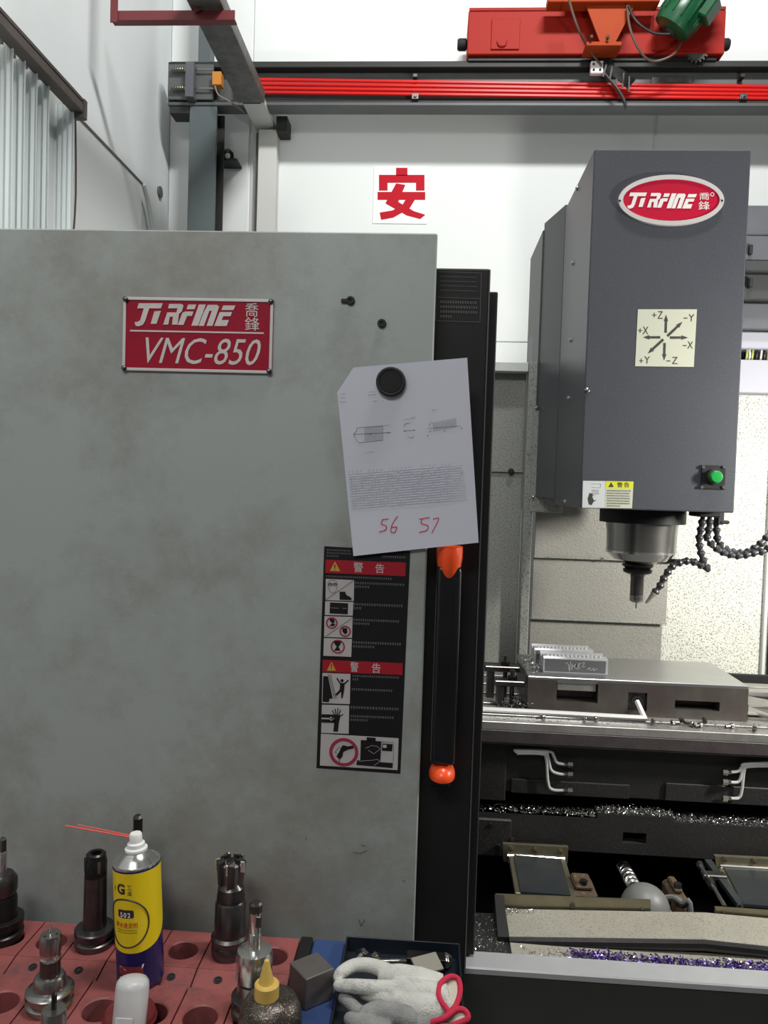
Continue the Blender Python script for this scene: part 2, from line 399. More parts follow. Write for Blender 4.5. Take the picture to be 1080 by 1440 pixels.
# ---- red conductor bars
cr = thing('conductor_rail', 'bright red conductor bars clipped along the face of the runway beam', 'conductor rail', P3(at(600, 125, YB+.03)))
for k in range(4):
    dy = -9+6*k
    a = at(330, 120.5+dy, YB+.02); c = at(1100, 130.5+dy*.92, YB+.02)
    c = a+(c-a)*2.2
    B().bar(P3(a), P3(c), .014, .017, bev=.004).build('bar', 'conductor_red', cr)
for px in (584, 1043):
    t = at(px, 109, YB+.02); u = at(px, 141, YB+.02)
    o = B().box(t.x-.012, t.x+.012, YB+.002, YB+.05, t.z-.006, t.z+.012, .002).build('clip', 'steel_dark', cr)
    B().box(u.x-.018, u.x+.018, YB-.01, YB+.04, u.z-.008, u.z+.022, .002).build('clip', 'steel', cr)
    B().cyl((u.x, YB-.018, u.z+.008), (u.x, YB-.008, u.z+.008), .008, n=6).build('nut', 'steel', o)
# ---- end stop with springs
YS = YB-.06
es = thing('crane_end_stop', 'dark steel end stop with two coil springs and an orange block on the beam end', 'end stop', P3(at(262, 145, YS)))
def pbox(b, x0, y0, x1, y1, Y, d, bev=.003):
    p = at(x0, (y0+y1)/2, Y); q = at(x1, (y0+y1)/2, Y); t = at((x0+x1)/2, y0, Y); u = at((x0+x1)/2, y1, Y)
    return b.box(p.x, q.x, Y, Y+d, u.z, t.z, bev)
pbox(B(), 236, 90, 300, 140, YS+.05, .012).build('back_plate', 'beam_grey', es)
pbox(B(), 260, 86, 272, 136, YS, .06).build('stop_plate', 'cover_grey', es)
pbox(B(), 298, 100, 311, 119, YS+.01, .05).build('buffer_block', 'orange_block', es)
for py in (98, 124):
    a = at(240, py, YS+.03); c = at(259, py, YS+.03); pts = []
    for i in range(61):
        t = i/60; an = t*2*math.pi*6; pts.append((a.x+(c.x-a.x)*t, a.y+.012*math.cos(an), a.z+.012*math.sin(an)))
    B().tube(pts, .0028, 5, 1).build('spring', 'brassy', es)
    c2 = at(300, py+(.5 if py > 110 else 0), YS+.03)
    B().cyl(P3(a), P3(c2), .004, n=8).build('rod', 'steel', es)
cw = B(); cw.tube([P3(at(302, 120, YS+.02)), P3(at(307, 133, YS)), P3(at(320, 141, YS-.02)), P3(at(336, 152, YS+.02)), P3(at(346, 160, YS+.2))], .004, 6, 4)
cw.build('cable', 'nozzle_grey', es)
# ---- beam column
YC = 4.035
def cbox(x0, x1, py_t, Y, d, z0=0): return at(x0, 230, Y).x, at(x1, 230, Y).x, at((x0+x1)/2, py_t, Y).z
colm = thing('steel_column', 'dark grey steel column holding up the end of the runway beam', 'column', (at(283, 250, YC).x, YC, 0))
x0, x1, _ = cbox(265, 303, 0, YC, .1)
B().box(x0, x1, YC, YC+.02, 0, zbt-.012, .002).build('front_flange', 'column_grey', colm)
B().box((x0+x1)/2-.01, (x0+x1)/2+.01, YC+.02, YC+.1, 0, zbt-.012).build('web', 'column_grey', colm)
B().box(x0, x1+.014, YC+.1, YC+.115, 0, zbt-.012, .002).build('rear_flange', 'beam_dark', colm)
xa, xb = at(279, 60, YC+.02).x, at(296, 60, YC+.02).x
B().box(xa, xb, YC+.02, YC+.1, zt+.02, 4.6, .002).build('upper_post', 'column_grey', colm)
q = at(280, 147, YC)
B().box(xe+.01, x0-.002, YC-.0, YC+.1, zbt-.05, zbt-.0115, .003).build('seat_plate', 'beam_dark', colm)
# ---- ceiling tube, sleeve and post on the wall
Xt = at(374, 186, YW-.02)
wt, ht = .112, .045
tz = Xt.z+.005
zin = atz(385, 186, tz)
tb = thing('square_tube_rafter', 'grey galvanised square tube overhead ending in a white tube at the wall', 'tube', (Xt.x, 3.6, tz))
ycut = 0
dcut = at(352, 141, 3.6)
# depth where the underside of the tube reaches photo row 141
ycut = atz(347, 141, tz).y
B().box(Xt.x-wt/2, Xt.x+wt/2, ycut-.02, YW-.006, tz, tz+ht-.008, .004).build('white_tube', 'tube_white', tb)
gl = B()
gl.box(Xt.x-wt/2-.012, Xt.x+wt/2+.012, .4, ycut, tz-.014, tz-.002, .002)
gl.box(Xt.x-wt/2-.012, Xt.x-wt/2-.004, .4, ycut, tz-.002, tz+ht)
gl.box(Xt.x+wt/2+.004, Xt.x+wt/2+.012, .4, ycut, tz-.002, tz+ht)
gl.build('galvanised_sleeve', 'galv', tb)
B().box(Xt.x-wt/2+.01, Xt.x+wt/2-.01, ycut-.004, ycut+.012, tz-.012, tz-.0005).build('end_cap', 'dark_void', tb)
xa, xb = at(362, 250, YW-.08).x, at(388, 250, YW-.08).x
wp = thing('wall_post', 'white square post on the back wall below the overhead tube', 'post', ((xa+xb)/2, YW-.05, 0))
B().box(xa, xb, YW-.08, YW-.006, 0, tz-.0155, .003).build('shaft', 'tube_white', wp)
B().box(xa-.02, xa-.004, YW-.05, YW-.006, 0, tz-.02).build('edge_strip', 'rail_brown', wp)
a, c = at(386, 160, YW-.12), at(401, 184, YW-.12)
B().box(xb+.002, c.x+.01, YW-.12, YW-.006, c.z, a.z-.01, .003).build('bracket', 'beam_dark', wp)
# ---- red-brown angle iron frame under the tube
YR = 3.12
fr = thing('angle_iron_frame', 'red-brown angle iron frame hanging beside the galvanised tube', 'frame', P3(at(200, 20, YR)))
YR = YR*(tz-.036-1.55)/(at(290, 21, YR).z-1.55)
a, c = at(156, 21, YR), at(330, 21, YR); a.z = c.z = min(tz-.036, (a.z+c.z)/2)
B().box(a.x, c.x, YR, YR+.006, a.z-.019, a.z+.019).box(a.x, c.x, YR+.006, YR+.04, a.z-.019, a.z-.013).build('cross_bar', 'redbrown', fr)
B().box(a.x, a.x+.03, YR-.007, YR-.001, a.z-.03, a.z+.9).box(a.x, a.x+.006, YR-.001, YR+.03, a.z+.02, a.z+.9).build('upright', 'redbrown', fr)
d0, d1 = at(279, 16, YR-.012), at(262, -20, YR-.012)
B().bar(P3(d0), P3(d0+(d1-d0)*3), .03, .008, up=(0, 1, 0)).build('brace', 'redbrown', fr)
# ---- little dark lamp bracket by the column
k = at(321, 226, YW-.09)
lb = thing('wall_bracket_lamp', 'small dark lamp on a bracket beside the steel column', 'lamp', P3(k))
B().box(k.x-.045, k.x+.055, YW-.12, YW-.005, k.z-.010, k.z+.002, .002).build('shelf', 'beam_dark', lb)
B().lathe([(.03, 0), (.038, .02), (.034, .05), (.018, .065)], 18, T((k.x-.012, YW-.07, k.z+.002))).build('body', 'black_paint', lb)
B().lathe([(.012, 0), (.015, .01), (.006, .018)], 14, T((k.x+.004, YW-.11, k.z+.014)) @ rotx(R(90))).build('lens', 'letter_white', lb)
# ---- sign on the wall
p = at(526, 234, YW-.004); q = at(603, 234, YW-.004); u = at(565, 315, YW-.004)
sg = thing('wall_sign', 'white square wall sign with one bold red Chinese character', 'sign', ((p.x+q.x)/2, YW-.006, u.z))
B().box(p.x, q.x, YW-.008, YW-.0042, u.z, p.z, .001).build('board', 'sign_white', sg)
b = B(); Yg = YW-.0082
for poly in ([(557, 236), (573, 236), (573, 247), (557, 247)], [(533, 246), (597, 246), (597, 268), (585, 268), (585, 257), (545, 257), (545, 268), (533, 268)],
             [(531, 270), (598, 270), (598, 281), (531, 281)]):
    b.pp(poly, Yg, .0012)
b.pp([(557, 258), (570, 260), (560, 284), (582, 297), (598, 302), (591, 308), (572, 303), (542, 286)], Yg, .0013)
b.pp([(574, 275), (587, 275), (576, 293), (553, 306), (536, 309), (534, 299), (552, 296), (566, 288)], Yg, .0014)
b.build('character', 'sign_red', sg)

# ---- crane end carriage on the beam
YK = YB-.03
ca = thing('crane_end_carriage', 'red steel crane end carriage box standing on the runway beam', 'crane carriage', P3(at(840, 80, YK)))
z1, z0 = at(840, 14, YK).z, at(840, 76, YK).z
x0, x1 = at(658, 45, YK).x, at(1020, 45, YK).x
B().box(x0, x1, YK, YK+.20, z0, z1, .004).build('body', 'carriage_red', ca)
B().box(x0+.003, x1-.003, YK-.006, YK+.0, z1-.004, z1+.012, .002).build('top_lip', 'carriage_red', ca)
B().box(x0+.006, x1-.03, YK+.02, YK+.18, z0-.022, z0, .002).build('skirt', 'black_paint', ca)
for xx in (x0+.16, x1-.19):
    B().lathe([(.045, -.03), (.06, -.026), (.06, .026), (.045, .03)], 24, T((xx, YB+.05, zt+.036+.06)) @ rotx(R(90))).build('wheel', 'steel_dark', ca)
for (l, t_, r_, bt) in ((691, 26, 731, 69), (918, 20, 986, 70)):
    pn = pbox(B(), l, t_, r_, bt, YK-.008, .0075, .002).build('access_panel', 'carriage_red', ca)
    hx, hy = (l+r_)/2-4, bt-11
    B().tube([P3(at(hx-8, hy, YK-.012)), P3(at(hx-5, hy+6, YK-.014)), P3(at(hx+3, hy+6, YK-.014)), P3(at(hx+6, hy-1, YK-.012))], .003, 6).build('handle', 'carriage_red', pn)
for px, s_ in ((658, -1), (1020, 1)):
    c = at(px, 63, YK+.08)
    B().lathe([(.018, 0), (.03, .006), (.03, .04), (.024, .05)], 18, T((x0 if s_ < 0 else x1, YK+.08, c.z)) @ Matrix.Rotation(R(90)*s_, 4, 'Y')).build('buffer', 'black_matte', ca)
gr = at(975, 80, YK+.05)
gb = B()
for i in range(18):
    an = 2*math.pi*i/18
    gb.box(-.004, .004, -.01, .01, .05, .062, 0, T((gr.x, YK+.012, z0+.022)) @ Matrix.Rotation(an, 4, 'Y'))
gb.lathe([(.052, -.01), (.052, .01)], 28, T((gr.x, YK+.012, z0+.022)) @ rotx(R(90)))
gb.build('gear', 'steel', ca)
# ---- orange bridge end and green motor
YO = YK-.10
og = thing('crane_bridge_bracket', 'orange crane bridge end bracket bolted across the red carriage', 'crane bracket', P3(at(858, 50, YO)))
P = [at(x, y, YO) for x, y in ((812, -60), (896, -60), (890, 12), (864, 62), (845, 62), (826, 12))]
B().prism([(q.x, q.z) for q in P], YO, YO+.012).build('web_plate', 'crane_orange', og)
a, c = at(770, -4, YO), at(926, 7, YO)
B().box(a.x, c.x, YO-.03, YO+.05, c.z, a.z, .003).build('flange', 'crane_orange', og)
P = [at(x, y, YO) for x, y in ((818, 66), (888, 66), (888, 60), (818, 60))]
B().box(P[0].x+.02, P[1].x-.05, YO-.012, YK-.002, P[0].z, P[2].z, .002).build('foot_plate', 'crane_orange', og)
B().box((P[0].x+P[1].x)/2-.008, (P[0].x+P[1].x)/2+.006, YO+.012, YK-.002, P[2].z, P[2].z+.22).build('rib', 'crane_orange', og)
for dx in (.0, .08):
    B().cyl((P[0].x+.04+dx, YO-.035, P[2].z+.012), (P[0].x+.04+dx, YO-.012, P[2].z+.012), .008, n=6).build('bolt', 'rust', og)
B().box(a.x+.1, c.x-.1, YO+.0, YK+.2, a.z, a.z+.3, .004).build('girder', 'crane_orange', og)
YM = YK-.16
a, c = at(942, 44, YM+.06), at(1000, -40, YM-.02)
mo = thing('green_drive_motor', 'dark green geared motor tilted against the right end of the red carriage', 'motor', P3(a))
ax = (c-a).normalized(); Mq = T(a) @ ax.to_track_quat('Z', 'Y').to_matrix().to_4x4()
Lm = (c-a).length
B().lathe([(.06, 0), (.095, .012), (.102, .05), (.102, .12), (.095, .13), (.095, Lm)], 28, Mq).build('housing', 'motor_green', mo)
for i in range(14):
    an = 2*math.pi*i/14
    B().box(.09, .108, -.003, .003, .05, Lm, 0, Mq @ rotz(an)).build('fin', 'motor_green', mo)
B().lathe([(.028, -.012), (.034, 0), (.034, .01)], 18, Mq).build('shaft_cap', 'beam_dark', mo)
B().box(-.05, .05, -.135, -.085, .10, .2, .006, Mq).build('terminal_box', 'motor_green', mo)
# ---- current collector and its cables
YT = YB-.05
cc = thing('current_collector', 'black current collector brush bundle with white clamp hanging on the conductor bars', 'collector', P3(at(860, 120, YT)))
pbox(B(), 831, 85, 849, 103, YT, .03, .004).build('clamp_block', 'letter_white', cc)
for (x, y) in ((835, 90), (844, 90), (835, 98), (844, 98)):
    B().cyl(P3(at(x, y, YT-.004)), P3(at(x, y, YT+.002)), .006, n=10).build('screw', 'steel_dark', cc)
for i in range(7):
    s_ = i*3.4
    B().tube([P3(at(844+s_*.3, 88+s_*.75, YT+.01)), P3(at(858+s_*.3, 92+s_*.8, YT-.01)), P3(at(876+s_*.1, 100+s_*.9, YT-.01)), P3(at(893-s_*.5, 113+s_*.55, YT+.01))], .0048, 6).build('brush_arm', 'cable_black', cc)
for i in range(5):
    B().bar(P3(at(853+i*8, 89+i*4.5, YT-.012)), P3(at(848+i*9, 108+i*5, YT-.012)), .005, .008).build('cross_link', 'cable_black', cc)
B().tube([P3(at(850, 104, YT)), P3(at(866, 122, YT-.02)), P3(at(877, 140, YT-.02)), P3(at(880, 154, YT-.02))], [.008, .008, .007, .009, .003], 8).build('pigtail', 'cable_black', cc)
tag(B().tube([P3(at(799, -12, YO-.1)), P3(at(803, 10, YO-.1)), P3(at(815, 45, YO-.08)), P3(at(832, 75, YT-.02)), P3(at(846, 92, YT-.01))], .006, 8, 5).build('power_cable', 'cable_brown'), 'thin brown cable dropping past the orange bracket to the collector', 'cable')
tag(B().tube([P3(at(882, 8, YO-.02)), P3(at(886, 40, YO-.04)), P3(at(900, 72, YO-.03)), P3(at(918, 86, YO)), P3(at(945, 78, YO)), P3(at(958, 60, YO+.04))], .006, 8, 5).build('power_cable', 'cable_brown'), 'brown cable looping low between orange bracket and green motor', 'cable')
tag(B().tube([P3(at(884, 8, YO-.03)), P3(at(895, 30, YO-.05)), P3(at(918, 46, YO-.05)), P3(at(942, 48, YO-.06))], .006, 8, 5).build('power_cable', 'cable_black'), 'short black cable arching from orange bracket into green motor', 'cable')
# ================================================================== machining centre: enclosure
rnd = random.Random(3)
XPR = (at(612, 325, YP).x+at(586, 1318, YP).x)/2
ZPT = at(300, 324, YP).z
en = thing('machine_enclosure', 'grey sheet metal enclosure of the milling machine with red nameplate and open work area', 'machine enclosure', (0, 1.4, 0))
fp = B().box(-1.32, XPR, YP, YP+.022, .06, ZPT, .0025).build('front_panel', 'panel_grey', en)
B().box(XPR-.022, XPR-.0005, YP+.0221, YP+.045, .06, ZPT-.02, .001).build('panel_return', 'panel_edge', en)
B().box(-1.32, XPR-.03, YP+.0221, YP+.040, ZPT-.03, ZPT-.002, .001).build('top_return', 'panel_edge', en)
B().box(-1.32, -1.30, YP+.0221, 2.5, .06, ZPT-.01).build('side_panel', 'panel_grey', en)
for (x, y) in ((493, 423), (537, 455)):
    c = at(x, y, YP)
    B().lathe([(.0068, 0), (.0074, .003), (.0062, .005), (.0032, .005), (.003, .003)], 16, T((c.x, YP, c.z)) @ rotx(R(90))).build('hole_plug', 'black_matte', fp)
c = at(490, 424, YP); B().box(c.x-.012, c.x, YP-.004, YP-.0005, c.z-.003, c.z+.004, .001).build('plug_tab', 'black_matte', fp)
# scratches near the bottom of the panel
b = B()
for s_ in ([(497, 1198), (506, 1200), (516, 1196)], [(508, 1188), (514, 1190)], [(566, 1238), (570, 1240)], [(505, 1293), (508, 1302), (513, 1293)], [(430, 1178), (431, 1181)]):
    b.stroke(s_, YP, .0016, .0004)
tag(b.build('scratches', 'decal_text', fp), kind='stuff')
# ---- nameplate
NP = YP-.0025
tl, tr, br, bl = at(173, 417, NP), at(384, 422, NP), at(383, 526, NP), at(173, 521, NP)
nx0, nx1, nz1, nz0 = (tl.x+bl.x)/2, (tr.x+br.x)/2, (tl.z+tr.z)/2, (bl.z+br.z)/2
npl = B().box(nx0, nx1, NP, YP-.0002, nz0, nz1, .0006).build('nameplate', 'plate_red', en)
npl['label'] = 'red nameplate with silver lettering'
f_ = B(); w = .005
f_.box(nx0, nx1, NP-.002, NP, nz1-w, nz1, .0007).box(nx0, nx1, NP-.002, NP, nz0, nz0+w, .0007).box(nx0, nx0+w, NP-.002, NP, nz0, nz1, .0007).box(nx1-w, nx1, NP-.002, NP, nz0, nz1, .0007)
f_.build('frame', 'silver', npl)
for x in (nx0+.004, nx1-.004):
    for z in (nz0+.004, nz1-.004):
        B().lathe([(.0045, 0), (.0045, .002), (.002, .0035)], 12, T((x, NP-.002, z)) @ rotx(R(90))).build('rivet', 'steel_dark', npl)
LOGO = [
    [(160, 120), (312, 120), (300, 152), (226, 152), (200, 232), (186, 256), (160, 266), (140, 262), (132, 240), (152, 238), (168, 228), (192, 152), (150, 152)],
    [(258, 172), (300, 168), (272, 250), (235, 250)],
    [(352, 124), (430, 124), (443, 134), (432, 172), (414, 188), (404, 255), (370, 255), (376, 205), (356, 205), (346, 255), (314, 255), (340, 178), (398, 178), (405, 152), (345, 152)],
    [(472, 128), (524, 128), (512, 158), (462, 158)], [(455, 172), (506, 172), (496, 200), (466, 200), (442, 257), (406, 257), (436, 180)],
    [(540, 128), (584, 128), (534, 262), (492, 262)],
    [(596, 130), (655, 130), (668, 142), (626, 263), (588, 263), (622, 168), (606, 168), (572, 263), (538, 263), (570, 178)],
    [(694, 134), (772, 134), (758, 163), (682, 163)], [(672, 176), (750, 176), (740, 202), (694, 202), (684, 226), (730, 226), (716, 264), (636, 264)]]
b = B()
for poly in LOGO: b.pp([(160+x/4.5, 400+y/4.5) for x, y in poly], NP, .0012)
b.build('logo_lettering', 'letter_silver', npl)
b = B(); b.pp([(160+x/4.5, 400+y/4.5) for x, y in ((104, 288), (950, 304), (950, 314), (104, 298))], NP, .001)
ptext(b, 'VMC-850', 160+200/4.5, 400+340/4.5, 160+930/4.5, 400+505/4.5, NP-.0007, shear=.32)
ptext(b, '\u55ac', 160+832/4.5, 400+118/4.5, 160+915/4.5, 400+205/4.5, NP-.0007)
ptext(b, '\u92d2', 160+828/4.5, 400+208/4.5, 160+922/4.5, 400+292/4.5, NP-.0007)
b.build('lettering', 'letter_silver', npl)
# ---- warning label
WY = YP-.0006
wl = B().pp([(456, 768), (577, 775), (563, 1088), (445, 1080)], YP-.0001, .0005).build('warning_label', 'decal_black', en)
wl['label'] = 'black warning label with red bars and pictograms'
def c1(x, y): return (440+x/7.714, 760+y/7.714)
def c2(x, y): return (440+x/7.714, 920+y/7.714)
def q1(b, *pts, th=.0005, Y=None): return b.pp([c1(*p) for p in pts], Y or WY, th)
def q2(b, *pts, th=.0005, Y=None): return b.pp([c2(*p) for p in pts], Y or WY, th)
WZ = WY-.0005
def each(nm, m_, Y, fn_polys, th=.0005):
    for fn, poly in fn_polys: B().pp([fn(*p) for p in poly], Y, th).build(nm, m_, wl)
each('red_bar', 'decal_red', WY, ((c1, ((138, 208), (1008, 240), (1004, 388), (134, 352))), (c2, ((108, 60), (975, 98), (970, 225), (104, 190)))))
each('pictogram_field', 'decal_white', WY, ((c1, ((140, 416), (448, 430), (444, 656), (138, 648))), (c1, ((134, 658), (440, 668), (432, 816), (130, 808))), (c1, ((126, 820), (432, 830), (424, 1056), (122, 1046))), (c1, ((120, 1058), (424, 1070), (416, 1262), (114, 1250))),
    (c2, ((104, 202), (408, 214), (400, 540), (98, 530))), (c2, ((98, 546), (394, 556), (388, 862), (90, 852))), (c2, ((88, 862), (930, 912), (918, 1256), (76, 1206)))))
each('warning_triangle', 'decal_yellow', WZ, ((c1, ((240, 228), (296, 334), (184, 330))), (c2, ((202, 82), (250, 178), (152, 178)))))
for ch_, fn, x0_, y0_, x1_, y1_ in (('\u8b66', c1, 440, 236, 545, 345), ('\u544a', c1, 678, 252, 775, 356), ('\u8b66', c2, 405, 84, 495, 192), ('\u544a', c2, 640, 98, 735, 205)):
    b = B(); ptext(b, ch_, *fn(x0_, y0_), *fn(x1_, y1_), WZ-.0002, offset=.001); b.build('heading_character', 'decal_white', wl)
b = B(); WQ = WZ-.0001
def pg():
    global b
    tag(b.build('pictogram', 'decal_black', wl), kind='stuff'); b = B()
def st(pts, w, fn): b.stroke([fn(*p) for p in pts], WQ, w, .0004)
st([(240, 262), (238, 300)], .0015, c1); st([(238, 314), (238, 320)], .0015, c1); st([(202, 110), (200, 146)], .0015, c2); st([(200, 158), (200, 164)], .0015, c2)
pg()
# goggles and boot
st([(140, 642), (446, 432)], .0005, c1)
b.pdisc(*c1(190, 478), 2.4, WQ, .0004, 14, 1.7); b.pdisc(*c1(238, 478), 2.4, WQ, .0004, 14, 1.7); st([(160, 474), (265, 474)], .0006, c1)
st([(165, 450), (185, 432), (215, 428), (248, 435), (265, 465), (262, 520), (240, 560), (210, 568), (180, 545), (165, 500), (165, 450)], .0005, c1)
q1(b, (290, 556), (350, 556), (362, 590), (400, 612), (418, 625), (418, 646), (290, 642), Y=WQ)
pg(); q1(b, (186, 672), (382, 682), (378, 800), (182, 790), Y=WQ)
pg(); st([(140, 1040), (428, 840)], .0005, c1)
q1(b, (178, 850), (225, 850), (240, 880), (215, 900), (190, 880), Y=WQ); q1(b, (205, 900), (245, 905), (225, 930), (180, 925), Y=WQ)
q1(b, (320, 950), (370, 950), (375, 1000), (350, 1020), (320, 990), Y=WQ)
pg(); q1(b, (225, 1090), (310, 1094), (290, 1140), (275, 1150), (300, 1195), (230, 1195), (260, 1150), (240, 1130), Y=WQ)
pg()
# person pulled by a door, hand crush
q2(b, (112, 236), (164, 240), (215, 480), (180, 480), (172, 520), (104, 514), Y=WQ); st([(170, 222), (235, 478)], .0008, c2); st([(190, 222), (252, 478)], .0008, c2)
b.pdisc(*c2(316, 286), 2.3, WQ, .0004, 14)
q2(b, (298, 312), (345, 312), (338, 400), (322, 476), (308, 476), (306, 405), (258, 450), (242, 436), (290, 384), Y=WQ)
st([(300, 322), (262, 262)], .0022, c2); st([(340, 322), (384, 282)], .0022, c2)
pg(); q2(b, (96, 650), (245, 655), (243, 745), (94, 740), Y=WQ)
q2(b, (248, 655), (300, 660), (282, 740), (272, 838), (222, 836), (230, 745), Y=WQ)
for x, y in ((210, 610), (240, 595), (272, 588), (302, 604), (326, 652)): st([(262+(x-262)*.25, 680), (x, y)], .0016, c2)
pg()
# cabinet pictogram
q2(b, (520, 930), (742, 945), (732, 1170), (868, 1180), (864, 1234), (470, 1200), (480, 1150), (514, 1150), Y=WQ); q2(b, (584, 900), (682, 906), (680, 945), (582, 940), Y=WQ)
q2(b, (752, 968), (866, 976), (858, 1052), (748, 1046), Y=WQ)
q2(b, (330, 985), (375, 1000), (440, 990), (440, 1020), (380, 1035), (330, 1060), (320, 1110), (290, 1140), (255, 1110), (290, 1050), (305, 1010), Y=WQ); st([(290, 1100), (285, 1170)], .001, c2); st([(260, 1080), (240, 1060), (290, 1005)], .0006, c2)
st([(740, 950), (876, 958), (872, 1170)], .0004, c2)
pg()
WV = WQ-.0004
for (x, y, r_, fn) in ((205, 895, 8.3, c1), (350, 985, 8.1, c1), (270, 1152, 10, c1), (335, 1062, 20.5, c2)):
    B().pdisc(*fn(x, y), r_, WQ, .0005, 32, r_-(2.0 if r_ < 15 else 4.6), .98).build('prohibition_ring', 'decal_pink', wl)
b = B(); b.stroke([c2(570, 1020), c2(640, 990), c2(700, 1000), c2(730, 1030), c2(660, 1080), c2(600, 1040)], WV, .0005, .0002)
b.stroke([c2(500, 1160), c2(640, 1150), c2(700, 1140), c2(730, 1160), c2(660, 1210)], WV, .0005, .0002); b.stroke([c2(96, 696), c2(225, 700)], WV, .0022, .0002); b.pp([c2(190, 676), c2(190, 722), c2(236, 702)], WV, .0002)
b.pp([c2(760, 980), c2(800, 984), c2(798, 1016), c2(758, 1012)], WV, .0002)
b.stroke([c1(195, 730), c1(280, 735)], WV, .0004, .0002); b.stroke([c1(320, 735), c1(365, 738)], WV, .0004, .0002)
tag(b.build('white_line', 'decal_white', wl), kind='stuff')
b = B()
for (x0, y0, x1, y1, n_, fl, fn) in ((145, 380, 850, 415, 1, 1, c1), (455, 450, 990, 530, 2, .3, c1), (445, 680, 970, 765, 2, .15, c1), (440, 850, 945, 930, 2, .35, c1), (435, 1095, 965, 1180, 2, .45, c1),
                               (430, 225, 945, 300, 2, .15, c2), (420, 370, 865, 410, 1, 1, c2), (410, 565, 930, 610, 1, 1, c2), (408, 662, 890, 740, 2, .4, c2), (150, 95, 420, 190, 3, .5, c1)):
    a_, c_ = fn(x0, y0), fn(x1, y1); textrows(b, a_[0], a_[1], c_[0], c_[1], n_, WY, rnd, fl, .04, .55)
textrows(b, *c1(750, 165), *c1(1010, 200), 1, WY, rnd, 1, .04, .6)
tag(b.build('small_print', 'decal_text', wl), kind='stuff')
# ---- interior: rear panels
YRP = 2.50
a = at(690, 507, YRP); c = at(741, 514, YRP); zl = at(715, 512, YRP).z
lp = B().box(-.35, c.x, YRP, YRP+.01, .55, zl, .002).build('rear_panel', 'sheet_speckled', en)
B().box(-.35, c.x, YRP-.006, YRP, at(715, 664, YRP).z-.0005, at(715, 664, YRP).z+.0005).build('seam', 'dark_print', lp)
B().box(-.35, c.x, YRP-.045, YRP-.0005, zl-.03, zl, .002).build('rear_rail', 'panel_edge', en)
d = at(757, 512, YRP-.05)
B().box(at(741, 600, YRP-.05).x, d.x, YRP-.05, YRP+.01, .55, zl, .003).build('rear_post', 'sheet_speckled', en)
c = at(718, 663, YRP); B().lathe([(.009, 0), (.01, .006), (.006, .012)], 12, T((c.x, YRP-.006, c.z)) @ rotx(R(90))).build('hole_plug', 'black_matte', lp)
YRR = 2.78
zr = at(1060, 545, YRR).z
B().box(at(900, 800, YRR).x, 2.4, YRR, YRR+.01, .55, zr, .002).build('rear_panel', 'sheet_rear', en)
xx = at(1073, 830, YRR).x; B().box(xx, xx+.012, YRR-.02, YRR-.0005, .9, zr-.02, .002).build('panel_seam', 'panel_edge', en)
B().box(xx+.024, xx+.034, YRR-.02, YRR-.0005, .9, at(1075, 700, YRR).z).build('door_gasket', 'black_matte', en)
B().box(1.95, 1.97, 1.45, YRR, .1, ZPT).build('side_panel', 'panel_grey', en)
# ---- sill and apron below the opening
YSI = 1.365
zs = at(860, 1374, YSI).z
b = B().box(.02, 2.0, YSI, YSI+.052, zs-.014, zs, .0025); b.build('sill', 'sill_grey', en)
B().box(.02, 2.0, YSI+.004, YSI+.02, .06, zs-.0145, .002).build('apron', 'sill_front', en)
# chip tray behind the sill
zt_ = zs-.03
B().box(.02, 1.95, YSI+.053, 1.60, zt_-.02, zt_).build('chip_tray', 'cast_iron', en)
B().box(-.35, 1.95, 1.601, 2.45, .40, .42).build('sump_floor', 'cast_iron', en)
B().box(-.2, 1.95, 2.40, 2.42, .42, 1.0).build('void_backing', 'dark_void', en)  # black sheet standing in for the deep shade behind the bed
B().box(-.35, .019, YSI+.053, 1.60, zt_-.02, zt_).build('chip_tray', 'cast_iron', en)

# ================================================================== sliding door
xd0, xd1 = XPR-.35, (at(690, 378, YD).x+at(655, 1335, YD).x)/2
zd = at(650, 377, YD).z
dr = thing('sliding_door', 'black sliding machine door edge with orange-tipped pull handle', 'door', (xd1-.05, YD, zs))
B().box(xd0, xd1, YD, YD+.05, zs+.004, zd, .003).build('door_leaf', 'black_paint', dr)
xd2 = at(701, 414, YD+.075).x
B().box(xd1-.06, xd1+.0, YD+.051, YD+.10, zs+.004, at(695, 413, YD+.075).z, .002).box(xd1, xd2-.002, YD+.06, YD+.10, zs+.004, at(695, 413, YD+.075).z, .002).build('rear_rail', 'black_matte', dr)
B().box(xd1-.0018, xd1+.0006, YD-.0008, YD+.004, zs+.01, zd-.002).build('edge_trim', 'steel', dr)
# label on the door
b = B()
for e in ([(614, 382), (677, 384)], [(677, 384), (675, 453)], [(675, 453), (613, 451)], [(613, 451), (614, 382)], [(614, 418), (676, 420)]): b.stroke(e, YD, .0006, .0004)
b.build('label_border', 'decal_text', dr)
b = B(); textrows(b, 619, 388, 671, 414, 4, YD, rnd, 1, .03, .18); textrows(b, 619, 423, 671, 450, 4, YD, rnd, .3, .03, .45); tag(b.build('label_print', 'decal_text', dr), kind='stuff')
